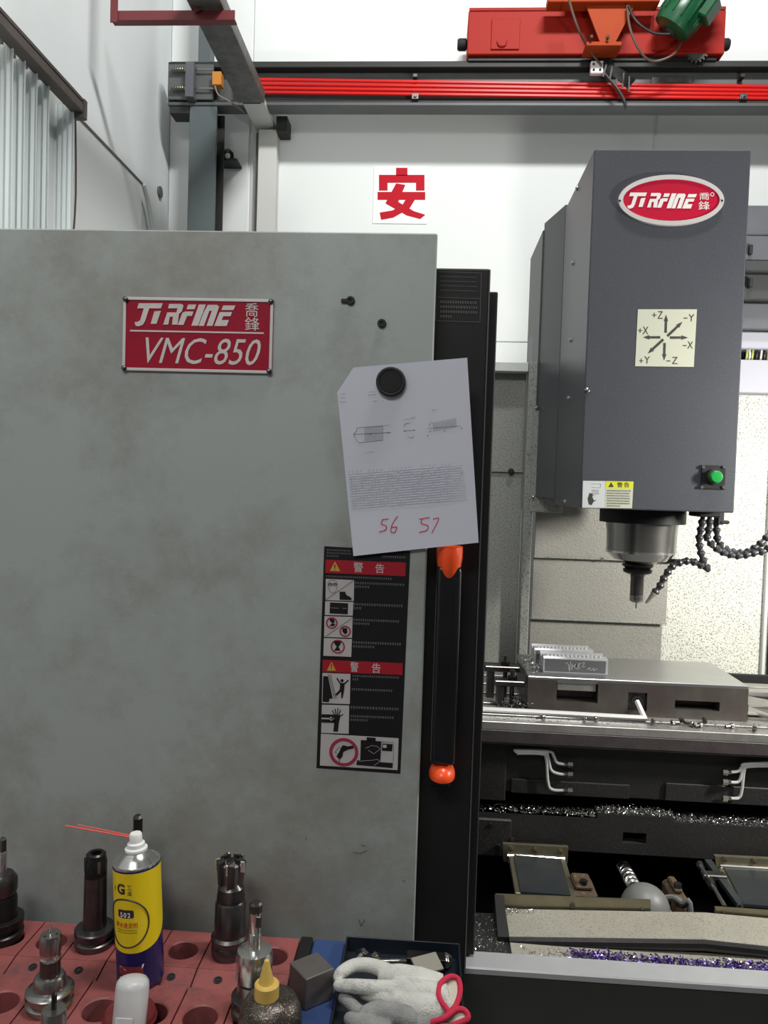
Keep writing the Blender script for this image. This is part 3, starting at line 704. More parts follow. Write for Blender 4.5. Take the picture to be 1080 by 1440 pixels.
# handle
hp0, hp1 = at(632, 770, YD-.035), at(622, 1098, YD-.035)
hx = (hp0.x+hp1.x)/2
hd = B().box(hx-.021, hx+.021, YD-.05, YD-.028, hp1.z+.03, hp0.z-.03, .008, None, 3).build('handle', 'black_gloss', dr)
B().box(hx+.008, hx+.012, YD-.0512, YD-.0495, hp1.z+.05, hp0.z-.05, .0004).build('grip_ridge', 'black_gloss', hd)
def endcap(zc, s_):
    b = B(); n = 14; m = 8; vv = []; ff = []
    w, h, dp = .0225, .062 if s_ > 0 else .030, .034
    for i in range(m+1):
        t = i/m
        for j in range(n+1):
            u = -1+2*j/n
            hh = (1-abs(u)**2.6)**.5 if s_ > 0 else (1-abs(u)**2.2)**.5
            vv.append((hx+u*w*(1-.12*t*t), YD-.024-dp*math.sin(t*math.pi/2)*(1-.55*u*u)**.5, zc - s_*(hh*h)*(math.cos(t*math.pi/2)**.6) + s_*.0))
    top = []
    for i in range(m):
        for j in range(n):
            a = i*(n+1)+j; ff.append((a, a+1, a+n+2, a+n+1))
    b.add(vv, ff)
    return b
def cap(zc, s_, hgt):
    bm = bmesh.new(); bmesh.ops.create_uvsphere(bm, u_segments=24, v_segments=16, radius=1)
    for v in bm.verts:
        k = max(-.15, v.co.z) if True else v.co.z
        v.co = Vector((hx+v.co.x*.0225, YD-.026+v.co.y*.036, zc+(-s_)*(k*hgt)))
    return B().bmesh_in(bm)
cap(at(632, 776, YD-.035).z, 1, .058).build('end_cap', 'orange_plastic', hd, 60)
cap(at(622, 1091, YD-.035).z, -1, .024).build('end_cap', 'orange_plastic', hd, 60)
for z in (at(632, 790, YD).z, at(622, 1088, YD).z):
    B().box(hx-.014, hx+.014, YD-.03, YD-.0005, z-.012, z+.012, .002).build('mount', 'black_gloss', hd)

# ================================================================== paper under a magnet
Yp = YP-.003
pw = [(473, 551), (497, 517), (657, 503), (673, 763), (497, 782)]
pc = thing('drawing_sheet', 'white part drawing sheet with red handwritten numbers hung on the grey panel', 'paper', P3(at(585, 782, Yp)))
b = B(); nx, ny = 12, 16
UL, UR, LR, LL = (471, 519), (657, 503), (673, 763), (497, 782)
def quad(u, v):
    xa = UL[0]+(UR[0]-UL[0])*u; ya = UL[1]+(UR[1]-UL[1])*u; xb = LL[0]+(LR[0]-LL[0])*u; yb = LL[1]+(LR[1]-LL[1])*u
    return xa+(xb-xa)*v, ya+(yb-ya)*v
def curl(u, v): return Yp-.0015-.010*max(0, v-.45)**2*(1-.3*u)-.006*max(0, u-.6)**2
vv = []; ff = []
cut = .14
for j in range(ny+1):
    for i in range(nx+1):
        u, v = i/nx, j/ny
        lo = max(0, cut*(1-v/.125)) if v < .125 else 0
        u = lo+(1-lo)*u
        x, y = quad(u, v); p = at(x, y, curl(u, v)); vv.append(P3(p))
N1 = len(vv); vv += [(p[0], p[1]+.0003, p[2]) for p in vv[:N1]]
for j in range(ny):
    for i in range(nx):
        a = j*(nx+1)+i; ff += [(a, a+nx+1, a+nx+2, a+1), (a+N1, a+1+N1, a+nx+2+N1, a+nx+1+N1)]
b.add(vv, ff).build('sheet', 'paper', pc, 80)
Yi = Yp-.0055
def ink(b, *args, **k): return b
def on_paper(b):    # lay flat print on the curved sheet
    out = []
    for v in b.v:
        d = Vector(v)-CAM; d = d/d.y
        px = 540+F*d.dot(RT)/d.dot(_f); py = 720-F*d.dot(UP)/d.dot(_f)
        v_ = (py-517)/262; u_ = (px-(480+20*v_))/180
        Yc = curl(min(max(u_, 0), 1), min(max(v_, 0), 1))-.0003
        q = CAM+d*Yc; out.append((q.x, Yc-(.0002 if v[1] < Yp-.0003 else 0), q.z))
    b.v = out; return b
def pc1(x, y): return (460+x/3.35, 360+y/3.35)
b = B()
for i in range(14):
    x = 178+i*6; b.stroke([pc1(x, 806-i*.4), pc1(x, 872-i*.4)], Yp, .0006)
for e in ([(140, 810), (262, 800), (262, 868), (150, 880), (140, 870), (128, 850), (128, 835), (140, 822), (140, 810)], [(120, 840), (300, 832)], [(360, 800), (370, 790), (388, 788)], [(360, 825), (412, 820)], [(378, 850), (400, 858), (410, 848)]):
    b.stroke([pc1(*p) for p in e], Yp, .0007)
for i in range(18):
    x = 500+i*6.2; b.stroke([pc1(x, 785-i*1.3), pc1(x+2, 826-i*1.1)], Yp, .0006)
for e in ([(478, 800), (490, 782), (500, 785)], [(474, 812), (630, 800)], [(480, 830), (490, 822)]): b.stroke([pc1(*p) for p in e], Yp, .0006)
for (x, y) in ((288, 832), (366, 824), (410, 820), (474, 846), (553, 826), (634, 811), (203, 840)): b.pdisc(*pc1(x, y), 1, Yp, .0006, 8)
tag(on_paper(b).build('drawing', 'ink', pc), kind='stuff')
b = B()
for r_ in range(15):
    y0 = 1030+r_*11.5
    b.stroke([pc1(100+r_*1.2, y0), pc1(640+r_*1.6, y0-44)], Yp, .0005)
rr = random.Random(5)
for r_ in range(14):
    for k_ in range(34):
        if rr.random() < .5:
            x = 108+k_*15.8+r_*1.3; y = 1037+r_*11.5-(x-108)*.082
            b.stroke([pc1(x, y), pc1(x+8*rr.random()+3, y-.8)], Yp, .0008)
for k_ in range(26):
    x = 100+k_*19; y = 1022-(x-100)*.08
    if rr.random() < .8: b.stroke([pc1(x, y), pc1(x+7, y-10)], Yp, .0008)
for (x, y, w_) in ((60, 650, 26), (62, 668, 22), (60, 688, 30), (190, 655, 36), (195, 640, 24), (215, 684, 18), (180, 925, 40), (260, 680, 6), (250, 800, 40), (395, 760, 20), (490, 725, 25), (360, 768, 50)):
    b.stroke([pc1(x, y), pc1(x+w_, y-w_*.08)], Yp, .0007)
tag(on_paper(b).build('small_print', 'ink_light', pc), kind='stuff')
b = B()
for s_ in ([(262, 1240), (256, 1262), (278, 1272), (276, 1290), (246, 1300)], [(262, 1243), (288, 1238)], [(332, 1226), (308, 1262), (300, 1296), (318, 1302), (328, 1278), (306, 1278)],
           [(448, 1238), (444, 1260), (474, 1270), (470, 1292), (434, 1302)], [(434, 1240), (482, 1232)], [(500, 1240), (526, 1238), (494, 1304)]):
    b.stroke([pc1(*p) for p in s_], Yp, .0017, smooth=4)
on_paper(b).build('handwriting', 'pen_red', pc)
c = at(550, 538, YP)
mg = thing('round_magnet', 'round black magnet holding the drawing sheet at its top', 'magnet', (c.x, YP-.006, c.z))
Mq = T((c.x, YP-.0045, c.z)) @ rotx(R(90))
B().lathe([(.0235, 0), (.0245, .002), (.0245, .007), (.0225, .0095), (.020, .0095), (.019, .008), (.005, .008)], 36, Mq).build('body', 'black_matte', mg)
B().lathe([(.0185, .0078), (.0175, .0088), (.004, .0088)], 32, Mq).build('face', 'black_paint', mg)
# ================================================================== spindle head
hx0 = (at(833, 212, YH).x+at(818, 714, YH).x)/2; hx1 = (at(1056, 212, YH).x+at(1033, 722, YH).x)/2
hz1 = at(940, 210, YH).z; hz0 = at(925, 718, YH).z
YH2 = 2.29
sp = thing('milling_unit', 'dark grey milling unit cover with red oval badge above the work table', 'milling unit', ((hx0+hx1)/2, YH, hz0))
cs = B().box(hx0, hx1, YH, YH2, hz0, hz1, .003).build('casing', 'head_grey', sp)
b = B(); A = at(793, 286, YH2); Yq = 2.45; Bq = at(766, 309, Yq)
zc1, zc0 = A.z-.004, at(765, 699, 2.38).z
b.prism([(0, 0)]*3, 0, 0) if False else None
b.hexa([(hx0-.001, YH2+.0, zc0), (hx0+.12, YH2, zc0), (hx0+.12, YH2, zc1), (hx0-.001, YH2, zc1), (Bq.x, Yq, zc0), (hx0+.12, Yq, zc0), (hx0+.12, Yq, zc1), (Bq.x, Yq, zc1)])
b.build('side_cover', 'head_cover', sp)
B().box(Bq.x-.012, hx0+.05, Yq-.012, Yq+.25, at(755, 720, Yq).z, at(750, 573, Yq).z, .002).build('rear_cover', 'sheet_speckled', sp)
B().box(Bq.x-.004, hx0+.1, Yq+.001, Yq+.3, zc0+.02, zc1-.02, .002).build('side_cover_rear', 'cover_dark', sp)
a = at(757, 470, 2.62); B().box(a.x-.02, a.x+.12, 2.6, 2.75, zc0+.2, a.z, .003).build('motor_cover', 'cover_grey', sp)
a = at(754, 473, 2.58); B().box(a.x+.01, a.x+.1, 2.56, 2.6, a.z-.1, a.z, .002).build('bracket', 'black_paint', sp)
bm_ = B().lathe([(.0065, 0), (.0062, .003), (.003, .0055)], 12, None).mesh('bolt', 'steel', 35)
for (px, py) in ((812, 265), (806, 370), (803, 478), (800, 560), (795, 705)):
    p = atx(px, py, hx0); link('bolt', bm_, sp, T((hx0, min(p.y, YH2-.01), p.z)) @ Matrix.Rotation(R(-90), 4, 'Y'))
for (px, py) in ((780, 570), (775, 702)):
    p = atx(px, py, hx0-.02); link('bolt', bm_, sp, T((hx0-.0+(p.y-YH2)*(Bq.x-hx0)/(Yq-YH2)-.001, max(p.y, YH2+.02), p.z)) @ Matrix.Rotation(R(-90), 4, 'Y'))
p = at(818, 549, YH); link('bolt', bm_, sp, T((hx0+.006, YH, p.z)) @ rotx(R(90)))
for py in (574, 700):
    p = at(753, py, Yq-.012); link('bolt', bm_, sp, T((Bq.x-.004, Yq-.012, p.z)) @ rotx(R(90)))
# badge
bc = at(942.5, 283, YH); rx = (at(1016, 283, YH).x-at(868, 283, YH).x)/2; rz = (at(942, 248, YH).z-at(942, 319, YH).z)/2
def ell(k, n=56): return [(bc.x+(rx-k)*math.cos(2*math.pi*i/n), bc.z+(rz-k)*math.sin(2*math.pi*i/n)) for i in range(n)]
bd = B().prism(ell(.010), YH-.006, YH).build('badge', 'badge_red', sp); bd['label'] = 'red oval badge with silver rim'
b = B(); E0, E1 = ell(0), ell(.0105); n = len(E0)
vv = []
for (ex, ez), (ix, iz) in zip(E0, E1): vv += [(ex, YH, ez), (ex, YH-.008, ez), (ix, YH-.0085, iz), (ix, YH-.003, iz)]
b.add(vv, [(4*i+k, 4*((i+1) % n)+k, 4*((i+1) % n)+k+1, 4*i+k+1) for i in range(n) for k in range(3)]).build('rim', 'silver', bd)
b = B()
for poly in LOGO:
    b.pp([(882+(x-132)/640*98+((268-y)/150)*0, 271+(y-120)/146*22.5) for x, y in poly], YH-.006, .0012)
b.build('logo_lettering', 'letter_white', bd)
b = B(); ptext(b, '\u55ac', 983, 271, 998, 281, YH-.0068); ptext(b, '\u92d2', 982, 283, 998, 295, YH-.0068); b.pdisc(1001.5, 273.5, 2.8, YH-.006, .0008, 16, 2.0); b.build('characters', 'letter_white', bd)
for px in (870.5, 1013.5):
    p = at(px, 284, YH); B().lathe([(.003, 0), (.002, .002)], 10, T((p.x, YH-.008, p.z)) @ rotx(R(90))).build('rivet', 'steel_dark', bd)
# axis label
b = B().pp([(897, 435), (980, 435), (975.5, 516), (893, 515)], YH, .0008); axl = b.build('axis_label', 'cream', sp); axl['label'] = 'cream square label with six axis arrows'
def hc(x, y): return (740+x/2.77, 200+y/2.77)
b = B(); YA = YH-.0008
for (s_, e_) in (((543, 742), (545, 672)), ((550, 755), (608, 700)), ((560, 761), (630, 761)), ((522, 760), (455, 760)), ((534, 768), (474, 823)), ((539, 782), (537, 850))):
    s_ = Vector(hc(*s_)); e_ = Vector(hc(*e_)); d = (e_-s_); l = d.length; d /= l; nrm = Vector((-d.y, d.x)); h = e_-d*9
    B().pp([tuple(s_+nrm*1.8), tuple(h+nrm*1.6), tuple(h+nrm*3.1), tuple(e_), tuple(h-nrm*3.1), tuple(h-nrm*1.6), tuple(s_-nrm*1.8)], YA, .0004).build('arrow', 'dark_print', axl)
for (t_, x0, y0, x1, y1) in (('+', 490, 664, 508, 682), ('Z', 512, 658, 532, 688), ('-', 613, 683, 628, 687), ('Y', 632, 670, 655, 698), ('+', 436, 724, 452, 742), ('X', 454, 718, 476, 748),
                             ('-', 610, 790, 625, 794), ('X', 628, 776, 650, 804), ('+', 440, 842, 456, 860), ('Y', 460, 834, 482, 862), ('-', 546, 850, 562, 854), ('Z', 568, 836, 590, 864)):
    b = B(); ptext(b, t_, *hc(x0, y0), *hc(x1, y1), YA-.0004); b.build('letter' if t_.isalpha() else 'sign_mark', 'dark_print', axl)
# sticker bottom left
def hs(x, y): return (800+x/3.857, 660+y/3.857)
stk = B().pp([hs(76, 62), hs(350, 66), hs(342, 212), hs(72, 208)], YH, .0007).build('warning_sticker', 'sticker_white', sp)
YA = YH-.0007
b = B().pp([hs(200, 64), hs(349, 66), hs(347, 106), hs(199, 103)], YA, .0003); b.build('yellow_heading', 'bright_yellow', stk)
b = B().pp([hs(199, 104), hs(347, 107), hs(342, 211), hs(196, 209)], YA, .0003); b.build('cream_field', 'cream', stk)
b = B(); b.pp([hs(229, 70), hs(244, 96), hs(214, 96)], YA-.0003, .0003); ptext(b, '\u8b66', *hs(262, 70), *hs(292, 98), YA-.0006, offset=.001); ptext(b, '\u544a', *hs(300, 70), *hs(328, 98), YA-.0006, offset=.001)
textrows(b, *hs(206, 112), *hs(335, 208), 7, YA-.0003, rnd, .6, .02, .5)
b.pp([hs(112, 128), hs(130, 132), hs(128, 150), hs(135, 168), hs(150, 166), hs(132, 178), hs(124, 194), hs(108, 190), hs(102, 160)], YA, .0003)
b.stroke([hs(118, 78), hs(172, 80), hs(170, 100), hs(122, 98)], YA, .0005, .0003); textrows(b, *hs(124, 112), *hs(166, 150), 4, YA, rnd, .5, 0, .3)
tag(b.build('print', 'dark_print', stk), kind='stuff')
# button box
def bx(x, y): return (740+x/2.77, 200+y/2.77)
bb = pbox(B(), *bx(682, 1258), *bx(777, 1352), YH-.004, .0039, .001).build('button_plate', 'black_paint', sp)
p = at(*bx(733, 1304), YH-.004); Mq = T((p.x, YH-.004, p.z)) @ rotx(R(90))
B().lathe([(.0185, 0), (.0185, .004), (.015, .006)], 24, Mq).build('button_collar', 'black_matte', bb)
B().lathe([(.0145, .006), (.0145, .014), (.012, .017), (.003, .0175)], 24, Mq).build('button', 'green_button', bb)
for (x, y) in ((690, 1266), (770, 1266), (768, 1344), (684, 1344)):
    p = at(*bx(x, y), YH-.004); B().lathe([(.0045, 0), (.0035, .003)], 10, T((p.x, YH-.004, p.z)) @ rotx(R(90))).build('screw', 'steel_bright', bb)
# spindle nose
YN = 2.12
sc_ = at(903, 730, YN); zN = lambda py: at(905, py, YN).z
M0 = T((sc_.x, YN, 0)); mm = YN/F
nose = B().lathe([(r_*mm, zN(y)) for r_, y in ((56, 700), (57, 706), (57, 735))][::-1], 40, M0).build('spindle_flange', 'black_paint', sp)
B().lathe([(r_*mm, zN(y)) for r_, y in ((20, 792), (24, 789), (38, 783), (46, 775), (46.5, 750), (48, 735))], 44, M0).build('spindle_nose', 'steel', sp)
B().lathe([(r_*mm, zN(y)) for r_, y in ((36, 787), (44.5, 779), (47.2, 777), (47.2, 774))], 44, M0).build('nose_ring', 'steel_bright', sp)
# tool in the spindle
th_ = thing('spindle_tool', 'slim collet chuck with thin cutter clamped in the spindle', 'tool holder', (sc_.x, YN, zN(856)))
M1 = T((sc_.x-.006, YN, 0))
B().lathe([(r_*mm, zN(y)) for r_, y in ((12, 808), (19, 805), (20, 801), (17, 799), (21, 796), (21, 792.5), (14, 792))], 32, M1).build('flange', 'steel_black', th_)
B().lathe([(r_*mm, zN(y)) for r_, y in ((9, 836), (9, 812), (10, 808.5))], 28, M1).build('shank', 'steel_dark', th_)
B().lathe([(r_*mm, zN(y)) for r_, y in ((6, 847), (9, 845), (9.5, 843), (9.5, 837), (8.5, 836.2))], 12, M1).build('collet_nut', 'steel', th_)
B().lathe([(.0012, zN(857)), (.0024, zN(855)), (.0024, zN(847.2))], 10, M1).build('cutter', 'steel_bright', th_)
# coolant hoses made of snap-together joints
seg = B().lathe([(.006, 0), (.0098, .004), (.0108, .008), (.0076, .013), (.0062, .019)], 12).mesh('joint', 'hose_joint', 40)
def hose(pts, step=.0185, nozzle=False, tip=None):
    P = spline([Vector(p) for p in pts], 14)
    core = B().tube(pts, .0062, 8, 6).build('coolant_hose', 'hose_black', sp)
    acc = 0
    for a, c in zip(P, P[1:]):
        acc += (c-a).length
        if acc >= step:
            acc = 0; link('joint', seg, core, T(a) @ (c-a).to_track_quat('Z', 'Y').to_matrix().to_4x4())
    if nozzle:
        a, c = P[-2], P[-1]; d = (c-a).normalized()
        B().lathe([(.0075, 0), (.0085, .006), (.0065, .012), (.0035, .038)], 12, T(c) @ d.to_track_quat('Z', 'Y').to_matrix().to_4x4()).build('nozzle', 'nozzle_grey', core)
    return core
YZ = 2.02
hp = lambda x, y, Y=YZ: P3(at(*hs(x, y), Y))
hose([hp(728, 236), hp(722, 290), hp(708, 370), hp(712, 430), hp(728, 490), hp(755, 545)])
hose([hp(760, 550), hp(715, 520), hp(665, 500), hp(615, 503), hp(565, 525), hp(525, 575), hp(495, 630), hp(468, 665)], nozzle=True)
hose([hp(765, 236), hp(760, 310), hp(752, 370), hp(790, 420), hp(850, 455), hp(920, 468), hp(1000, 455), hp(1060, 440), hp(1130, 400)])
hose([hp(800, 236, 2.04), hp(800, 320, 2.04), hp(815, 400, 2.04), hp(880, 445, 2.04), hp(960, 450, 2.04), hp(1030, 410, 2.04), hp(1085, 355, 2.04), hp(1130, 300, 2.04)])
a = at(*hs(705, 238), YZ-.03); c = at(*hs(826, 262), YZ-.03); B().box(a.x, c.x, YZ-.03, YZ+.05, c.z, hz0-.0005, .003).build('hose_manifold', 'black_paint', sp)
a = at(*hs(812, 275), YZ); c = at(*hs(868, 298), YZ); B().box(a.x, c.x, YZ-.01, YZ+.01, c.z, a.z, .004).box(a.x-.006, a.x+.012, YZ-.008, YZ+.008, a.z-.012, hz0-.001, .003).build('valve_lever', 'black_matte', sp)
a = at(*hs(520, 498), 2.1); B().cyl(P3(a), (a.x+.04, a.y-.02, a.z+.002), .007, n=12).build('coolant_stub', 'steel_dark', sp)
# ================================================================== telescopic cover sheets behind the spindle
cvx0 = at(748, 820, 2.56).x; cvx1 = at(936, 820, 2.56).x
cv = thing('way_cover', 'stepped light grey telescopic way cover behind the spindle', 'way cover', ((cvx0+cvx1)/2, 2.56, .9))
for k, (yt, yb, Y, dx) in enumerate(((560, 786, 2.535, .02), (786, 873, 2.555, .006), (873, 975, 2.575, .0))):
    zt1, zb1 = at(845, yt, Y).z, at(845, yb, Y).z
    B().box(cvx0, cvx1+dx, Y, Y+.018, zb1, zt1, .002).build('cover_sheet', 'cover_sheet', cv)
    if k < 2: B().box(cvx0-.001, cvx1+dx+.001, Y-.006, Y-.0003, zb1-.003, zb1+.004, .001).build('wiper_lip', 'sheet_speckled', cv)
p = at(847, 786, 2.53); B().lathe([(.006, 0), (.004, .004)], 10, T((p.x, 2.529, p.z)) @ rotx(R(90))).build('screw', 'steel_bright', cv)
B().box(cvx0+.02, cvx1-.02, 2.595, 2.76, .70, at(845, 600, 2.6).z).build('column_casting', 'cover_dark', cv)
# ================================================================== tool changer covers right of the head
tc = thing('tool_changer_cover', 'stack of dark grey cover panels with a pale box to the right of the head', 'machine cover', P3(at(1075, 500, 2.7)))
xa = at(1040, 400, 2.70).x
for (yt, yb, mt, dy) in ((290, 332, 'cover_grey', .03), (334, 370, 'cover_grey', .02), (371, 386, 'cover_dark', .0), (386, 423, 'cover_dark', .03), (424, 462, 'cover_grey', .06), (463, 488, 'box_lilac', .08)):
    B().box(xa, 2.3, 2.66+dy, 2.85, at(1066, yb, 2.7).z+.001, at(1066, yt, 2.7).z, .004).build('cover_panel', mt, tc)
pn = B().box(xa, 2.3, 2.70, 2.76, at(1066, 553, 2.7).z, at(1066, 506, 2.7).z, .003).build('pale_box', 'box_lilac', tc)
B().box(xa, 2.3, 2.80, 2.86, at(1066, 506, 2.7).z, at(1066, 488, 2.7).z).build('recess', 'dark_void', tc)
for k, (px, m_) in enumerate(((1049, 'cable_yellow'), (1053, 'letter_white'), (1057, 'cable_yellow'), (1063, 'cable_black'), (1069, 'letter_white'), (1074, 'cable_black'), (1079, 'cable_yellow'))):
    B().tube([P3(at(px, 508, 2.77)), P3(at(px+1.5, 497, 2.76)), P3(at(px+rnd.uniform(-3, 3), 485, 2.78))], .004, 6).build('wire', m_, tc)
for py in (350, 396):
    a = at(1056, py, 2.675); B().box(a.x-.008, a.x+.003, 2.664, 2.69, a.z-.02, a.z+.012, .002).build('latch', 'black_matte', tc)

# ================================================================== work table
YT0 = 1.85
ztab = at(880, 1024, YT0).z
tx0, tx1 = -.15, 1.6
tb_ = thing('work_table', 'steel machine work table with T-slots under the fixture plate', 'work table', (.7, 2.1, ztab-.07))
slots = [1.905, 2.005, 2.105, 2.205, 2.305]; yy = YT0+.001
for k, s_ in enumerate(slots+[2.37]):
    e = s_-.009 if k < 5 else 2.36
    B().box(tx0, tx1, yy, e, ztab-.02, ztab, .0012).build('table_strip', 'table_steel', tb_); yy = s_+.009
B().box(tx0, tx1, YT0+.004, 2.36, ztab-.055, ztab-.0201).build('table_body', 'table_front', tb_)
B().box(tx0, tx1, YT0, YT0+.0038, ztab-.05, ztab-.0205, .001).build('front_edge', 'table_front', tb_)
# ---- saddle below the table
sd = thing('saddle_casting', 'black oily saddle casting below the table with bent lubrication pipes', 'saddle', (.7, 2.1, zt_))
ys = 1.90
zsa = ztab-.0555; zsb = at(880, 1140, ys).z
sb = B().box(tx0, tx1, ys, 2.38, zsb+.03, zsa, .004).build('body', 'cast_iron', sd)
a, c = at(672, 1125, 1.885), at(713, 1060, 1.885); B().box(tx0, c.x, 1.885, 1.899, a.z, c.z+.03, .003).build('left_boss', 'cast_iron', sd)
B().box(at(718, 1100, ys).x, at(885, 1100, ys).x, 1.893, ys-.0005, at(800, 1118, ys).z, at(800, 1098, ys).z, .002).build('raised_pad', 'cast_front', sd)
B().box(at(935, 1100, ys).x, at(1200, 1100, ys).x, 1.893, ys-.0005, at(1000, 1128, ys).z, at(1000, 1103, ys).z, .002).build('raised_pad', 'cast_front', sd)
def ip(x, y, Y): return P3(at(660+x/2.571, 1040+y/2.571, Y))
for pts in ([(160, 38), (285, 42), (305, 60), (318, 84), (352, 90)], [(165, 44), (270, 46), (284, 62), (296, 110), (325, 124), (352, 126)], [(172, 50), (262, 52), (278, 72), (284, 150), (298, 180), (350, 184)],
            [(1120, 82), (1000, 88), (985, 100), (972, 114), (935, 118)], [(1120, 88), (1005, 92), (990, 106), (980, 140), (968, 154), (935, 153)], [(1120, 96), (1012, 98), (994, 114), (986, 180), (974, 210), (935, 212)]):
    B().tube([ip(x, y, 1.880) for x, y in pts], .0036, 8, 5).build('oil_pipe', 'key_silver', sd)
for (x, y) in ((355, 90), (355, 126), (354, 184), (933, 118), (933, 153), (933, 212)):
    s_ = 1 if x < 600 else -1
    a = Vector(ip(x, y, 1.880)); B().cyl(a, a+Vector((s_*.012, 0, 0)), .008, n=6).cyl(a-Vector((s_*.008, 0, 0)), a, .0055, n=10).build('pipe_fitting', 'steel', sd)
# ---- bed front casting
yb_ = 1.88
bdx = thing('bed_casting', 'black cast iron bed front with chip-covered stepped ledge and oval slot', 'machine bed', (.7, 1.95, zt_))
def zz(y, px=880): return at(px, y, yb_).z
xm0, xm1 = at(840, 1150, yb_).x, at(948, 1150, yb_).x
zl0 = at(760, 1146, yb_).z; zm = at(895, 1147, yb_).z; zr_ = at(1010, 1160, yb_).z
xsl0, xsl1 = at(876, 1178, yb_).x, at(909, 1178, yb_).x
zlo = at(880, 1201, yb_).z
def holed(b, x0, x1, z0, z1, y0, y1, holes):
    xs = sorted({x0, x1, *[h[0] for h in holes], *[h[1] for h in holes]}); zs_ = sorted({z0, z1, *[h[2] for h in holes], *[h[3] for h in holes]})
    for xa, xb in zip(xs, xs[1:]):
        for za, zb_ in zip(zs_, zs_[1:]):
            mx, mz = (xa+xb)/2, (za+zb_)/2
            if not any(h[0] < mx < h[1] and h[2] < mz < h[3] for h in holes): b.box(xa, xb, y0, y1, za, zb_)
    return b
b = holed(B(), tx0, tx1, zlo, zr_, yb_, yb_+.04, [(xsl0, xsl1, at(890, 1186, yb_).z, at(890, 1171, yb_).z)])
b.box(tx0, xm1, yb_, yb_+.04, zr_, zl0); b.box(xm0, xm1, yb_, yb_+.04, zl0, zm)
b.build('front_wall', 'cast_front', bdx)
B().box(tx0, tx1, yb_+.041, 2.39, zlo+.01, zr_-.002).build('core', 'dark_void', bdx)
B().box(tx0, at(718, 1180, yb_).x, yb_-.012, yb_-.0005, zlo-.02, zl0-.012, .003).build('side_lug', 'cast_front', bdx)
for (px, py) in ((690, 1160), (700, 1190), (720, 1180)):
    p = at(px, py, yb_-.012); B().lathe([(.006, 0), (.005, .004)], 8, T((p.x, yb_-.012, p.z)) @ rotx(R(90))).build('bolt', 'steel_dark', bdx)
# ---- bed way slide plates with hinge strips
def slide_plate(label, H, Dk, fl, Yt, Yb):
    # H: hinge strip corners (tl, tr, br, bl); Dk: plate corners; crop coordinates
    t = thing('scraper_plate', label, 'scraper plate', ip(*Dk[2], Yb))
    h0 = [ip(*p, Yt) for p in H]; hs_ = B().prism([(p[0], p[2]) for p in h0], Yt-.012, Yt).build('hinge_strip', 'brassy', t)
    x_0, x_1 = h0[0][0], h0[1][0]; zmid = (h0[0][2]+h0[3][2])/2
    B().cyl((x_0+.012, Yt-.014, zmid-.006), (x_1-.008, Yt-.014, zmid-.006), .005, n=10).build('hinge_pin', 'steel_bright', hs_)
    for f in (.12, .5, .88):
        B().lathe([(.007, 0), (.007, .004), (.003, .005)], 6, T((x_0+(x_1-x_0)*f, Yt-.012, zmid+.012)) @ rotx(R(90))).build('bolt', 'rust', hs_)
        B().lathe([(.005, 0), (.004, .003)], 8, T((x_0+(x_1-x_0)*f, Yt-.012, zmid-.022)) @ rotx(R(90))).build('screw', 'steel', hs_)
    f4 = [Vector(ip(*Dk[0], Yt-.016)), Vector(ip(*Dk[1], Yt-.016)), Vector(ip(*Dk[2], Yb)), Vector(ip(*Dk[3], Yb))]
    nrm = (f4[1]-f4[0]).cross(f4[3]-f4[0]).normalized(); nrm = nrm if nrm.y > 0 else -nrm
    B().hexa([P3(v) for v in f4]+[P3(v+nrm*.006) for v in f4]).build('plate', 'dark_plate', t)
    e = (f4[1]-f4[0]).normalized()
    for a, c, s_ in ((f4[0], f4[3], -1), (f4[1], f4[2], 1)):
        o = e*(s_*.006)-nrm*.002
        B().bar(P3(a+o), P3(c+o), .012, .010, up=P3(nrm), bev=.001).build('side_rail', 'brassy', t)
    return t
slide_plate('dark scraper plate with brass-coloured hinge strip on the left bed way', [(120, 370), (355, 382), (352, 440), (122, 432)], [(160, 425), (330, 438), (366, 572), (186, 560)], 0, 1.86, 1.66)
t2 = slide_plate('dark scraper plate with brass-coloured hinge strip on the right bed way', [(882, 414), (1160, 428), (1160, 480), (888, 462)], [(920, 470), (1160, 482), (1180, 620), (990, 604)], 0, 1.86, 1.66)
a, c = Vector(ip(832, 450, 1.80)), Vector(ip(925, 605, 1.64))
B().cyl(a, c, .0045, n=10).build('adjusting_rod', 'steel_bright', t2)
B().cyl(a, a+(c-a)*.08, .009, n=6).build('rod_nut', 'steel', t2); B().cyl(a+(c-a)*.42, a+(c-a)*.55, .010, n=6).build('rod_nut', 'steel', t2)
p = a+(c-a)*.30; B().box(p.x-.008, p.x+.045, p.y-.004, p.y+.02, p.z-.008, p.z+.004, .002).build('rod_bracket', 'steel', t2)
B().bar(ip(862, 440, 1.82), ip(985, 606, 1.66), .016, .010).build('rod_guide', 'dark_plate', t2)
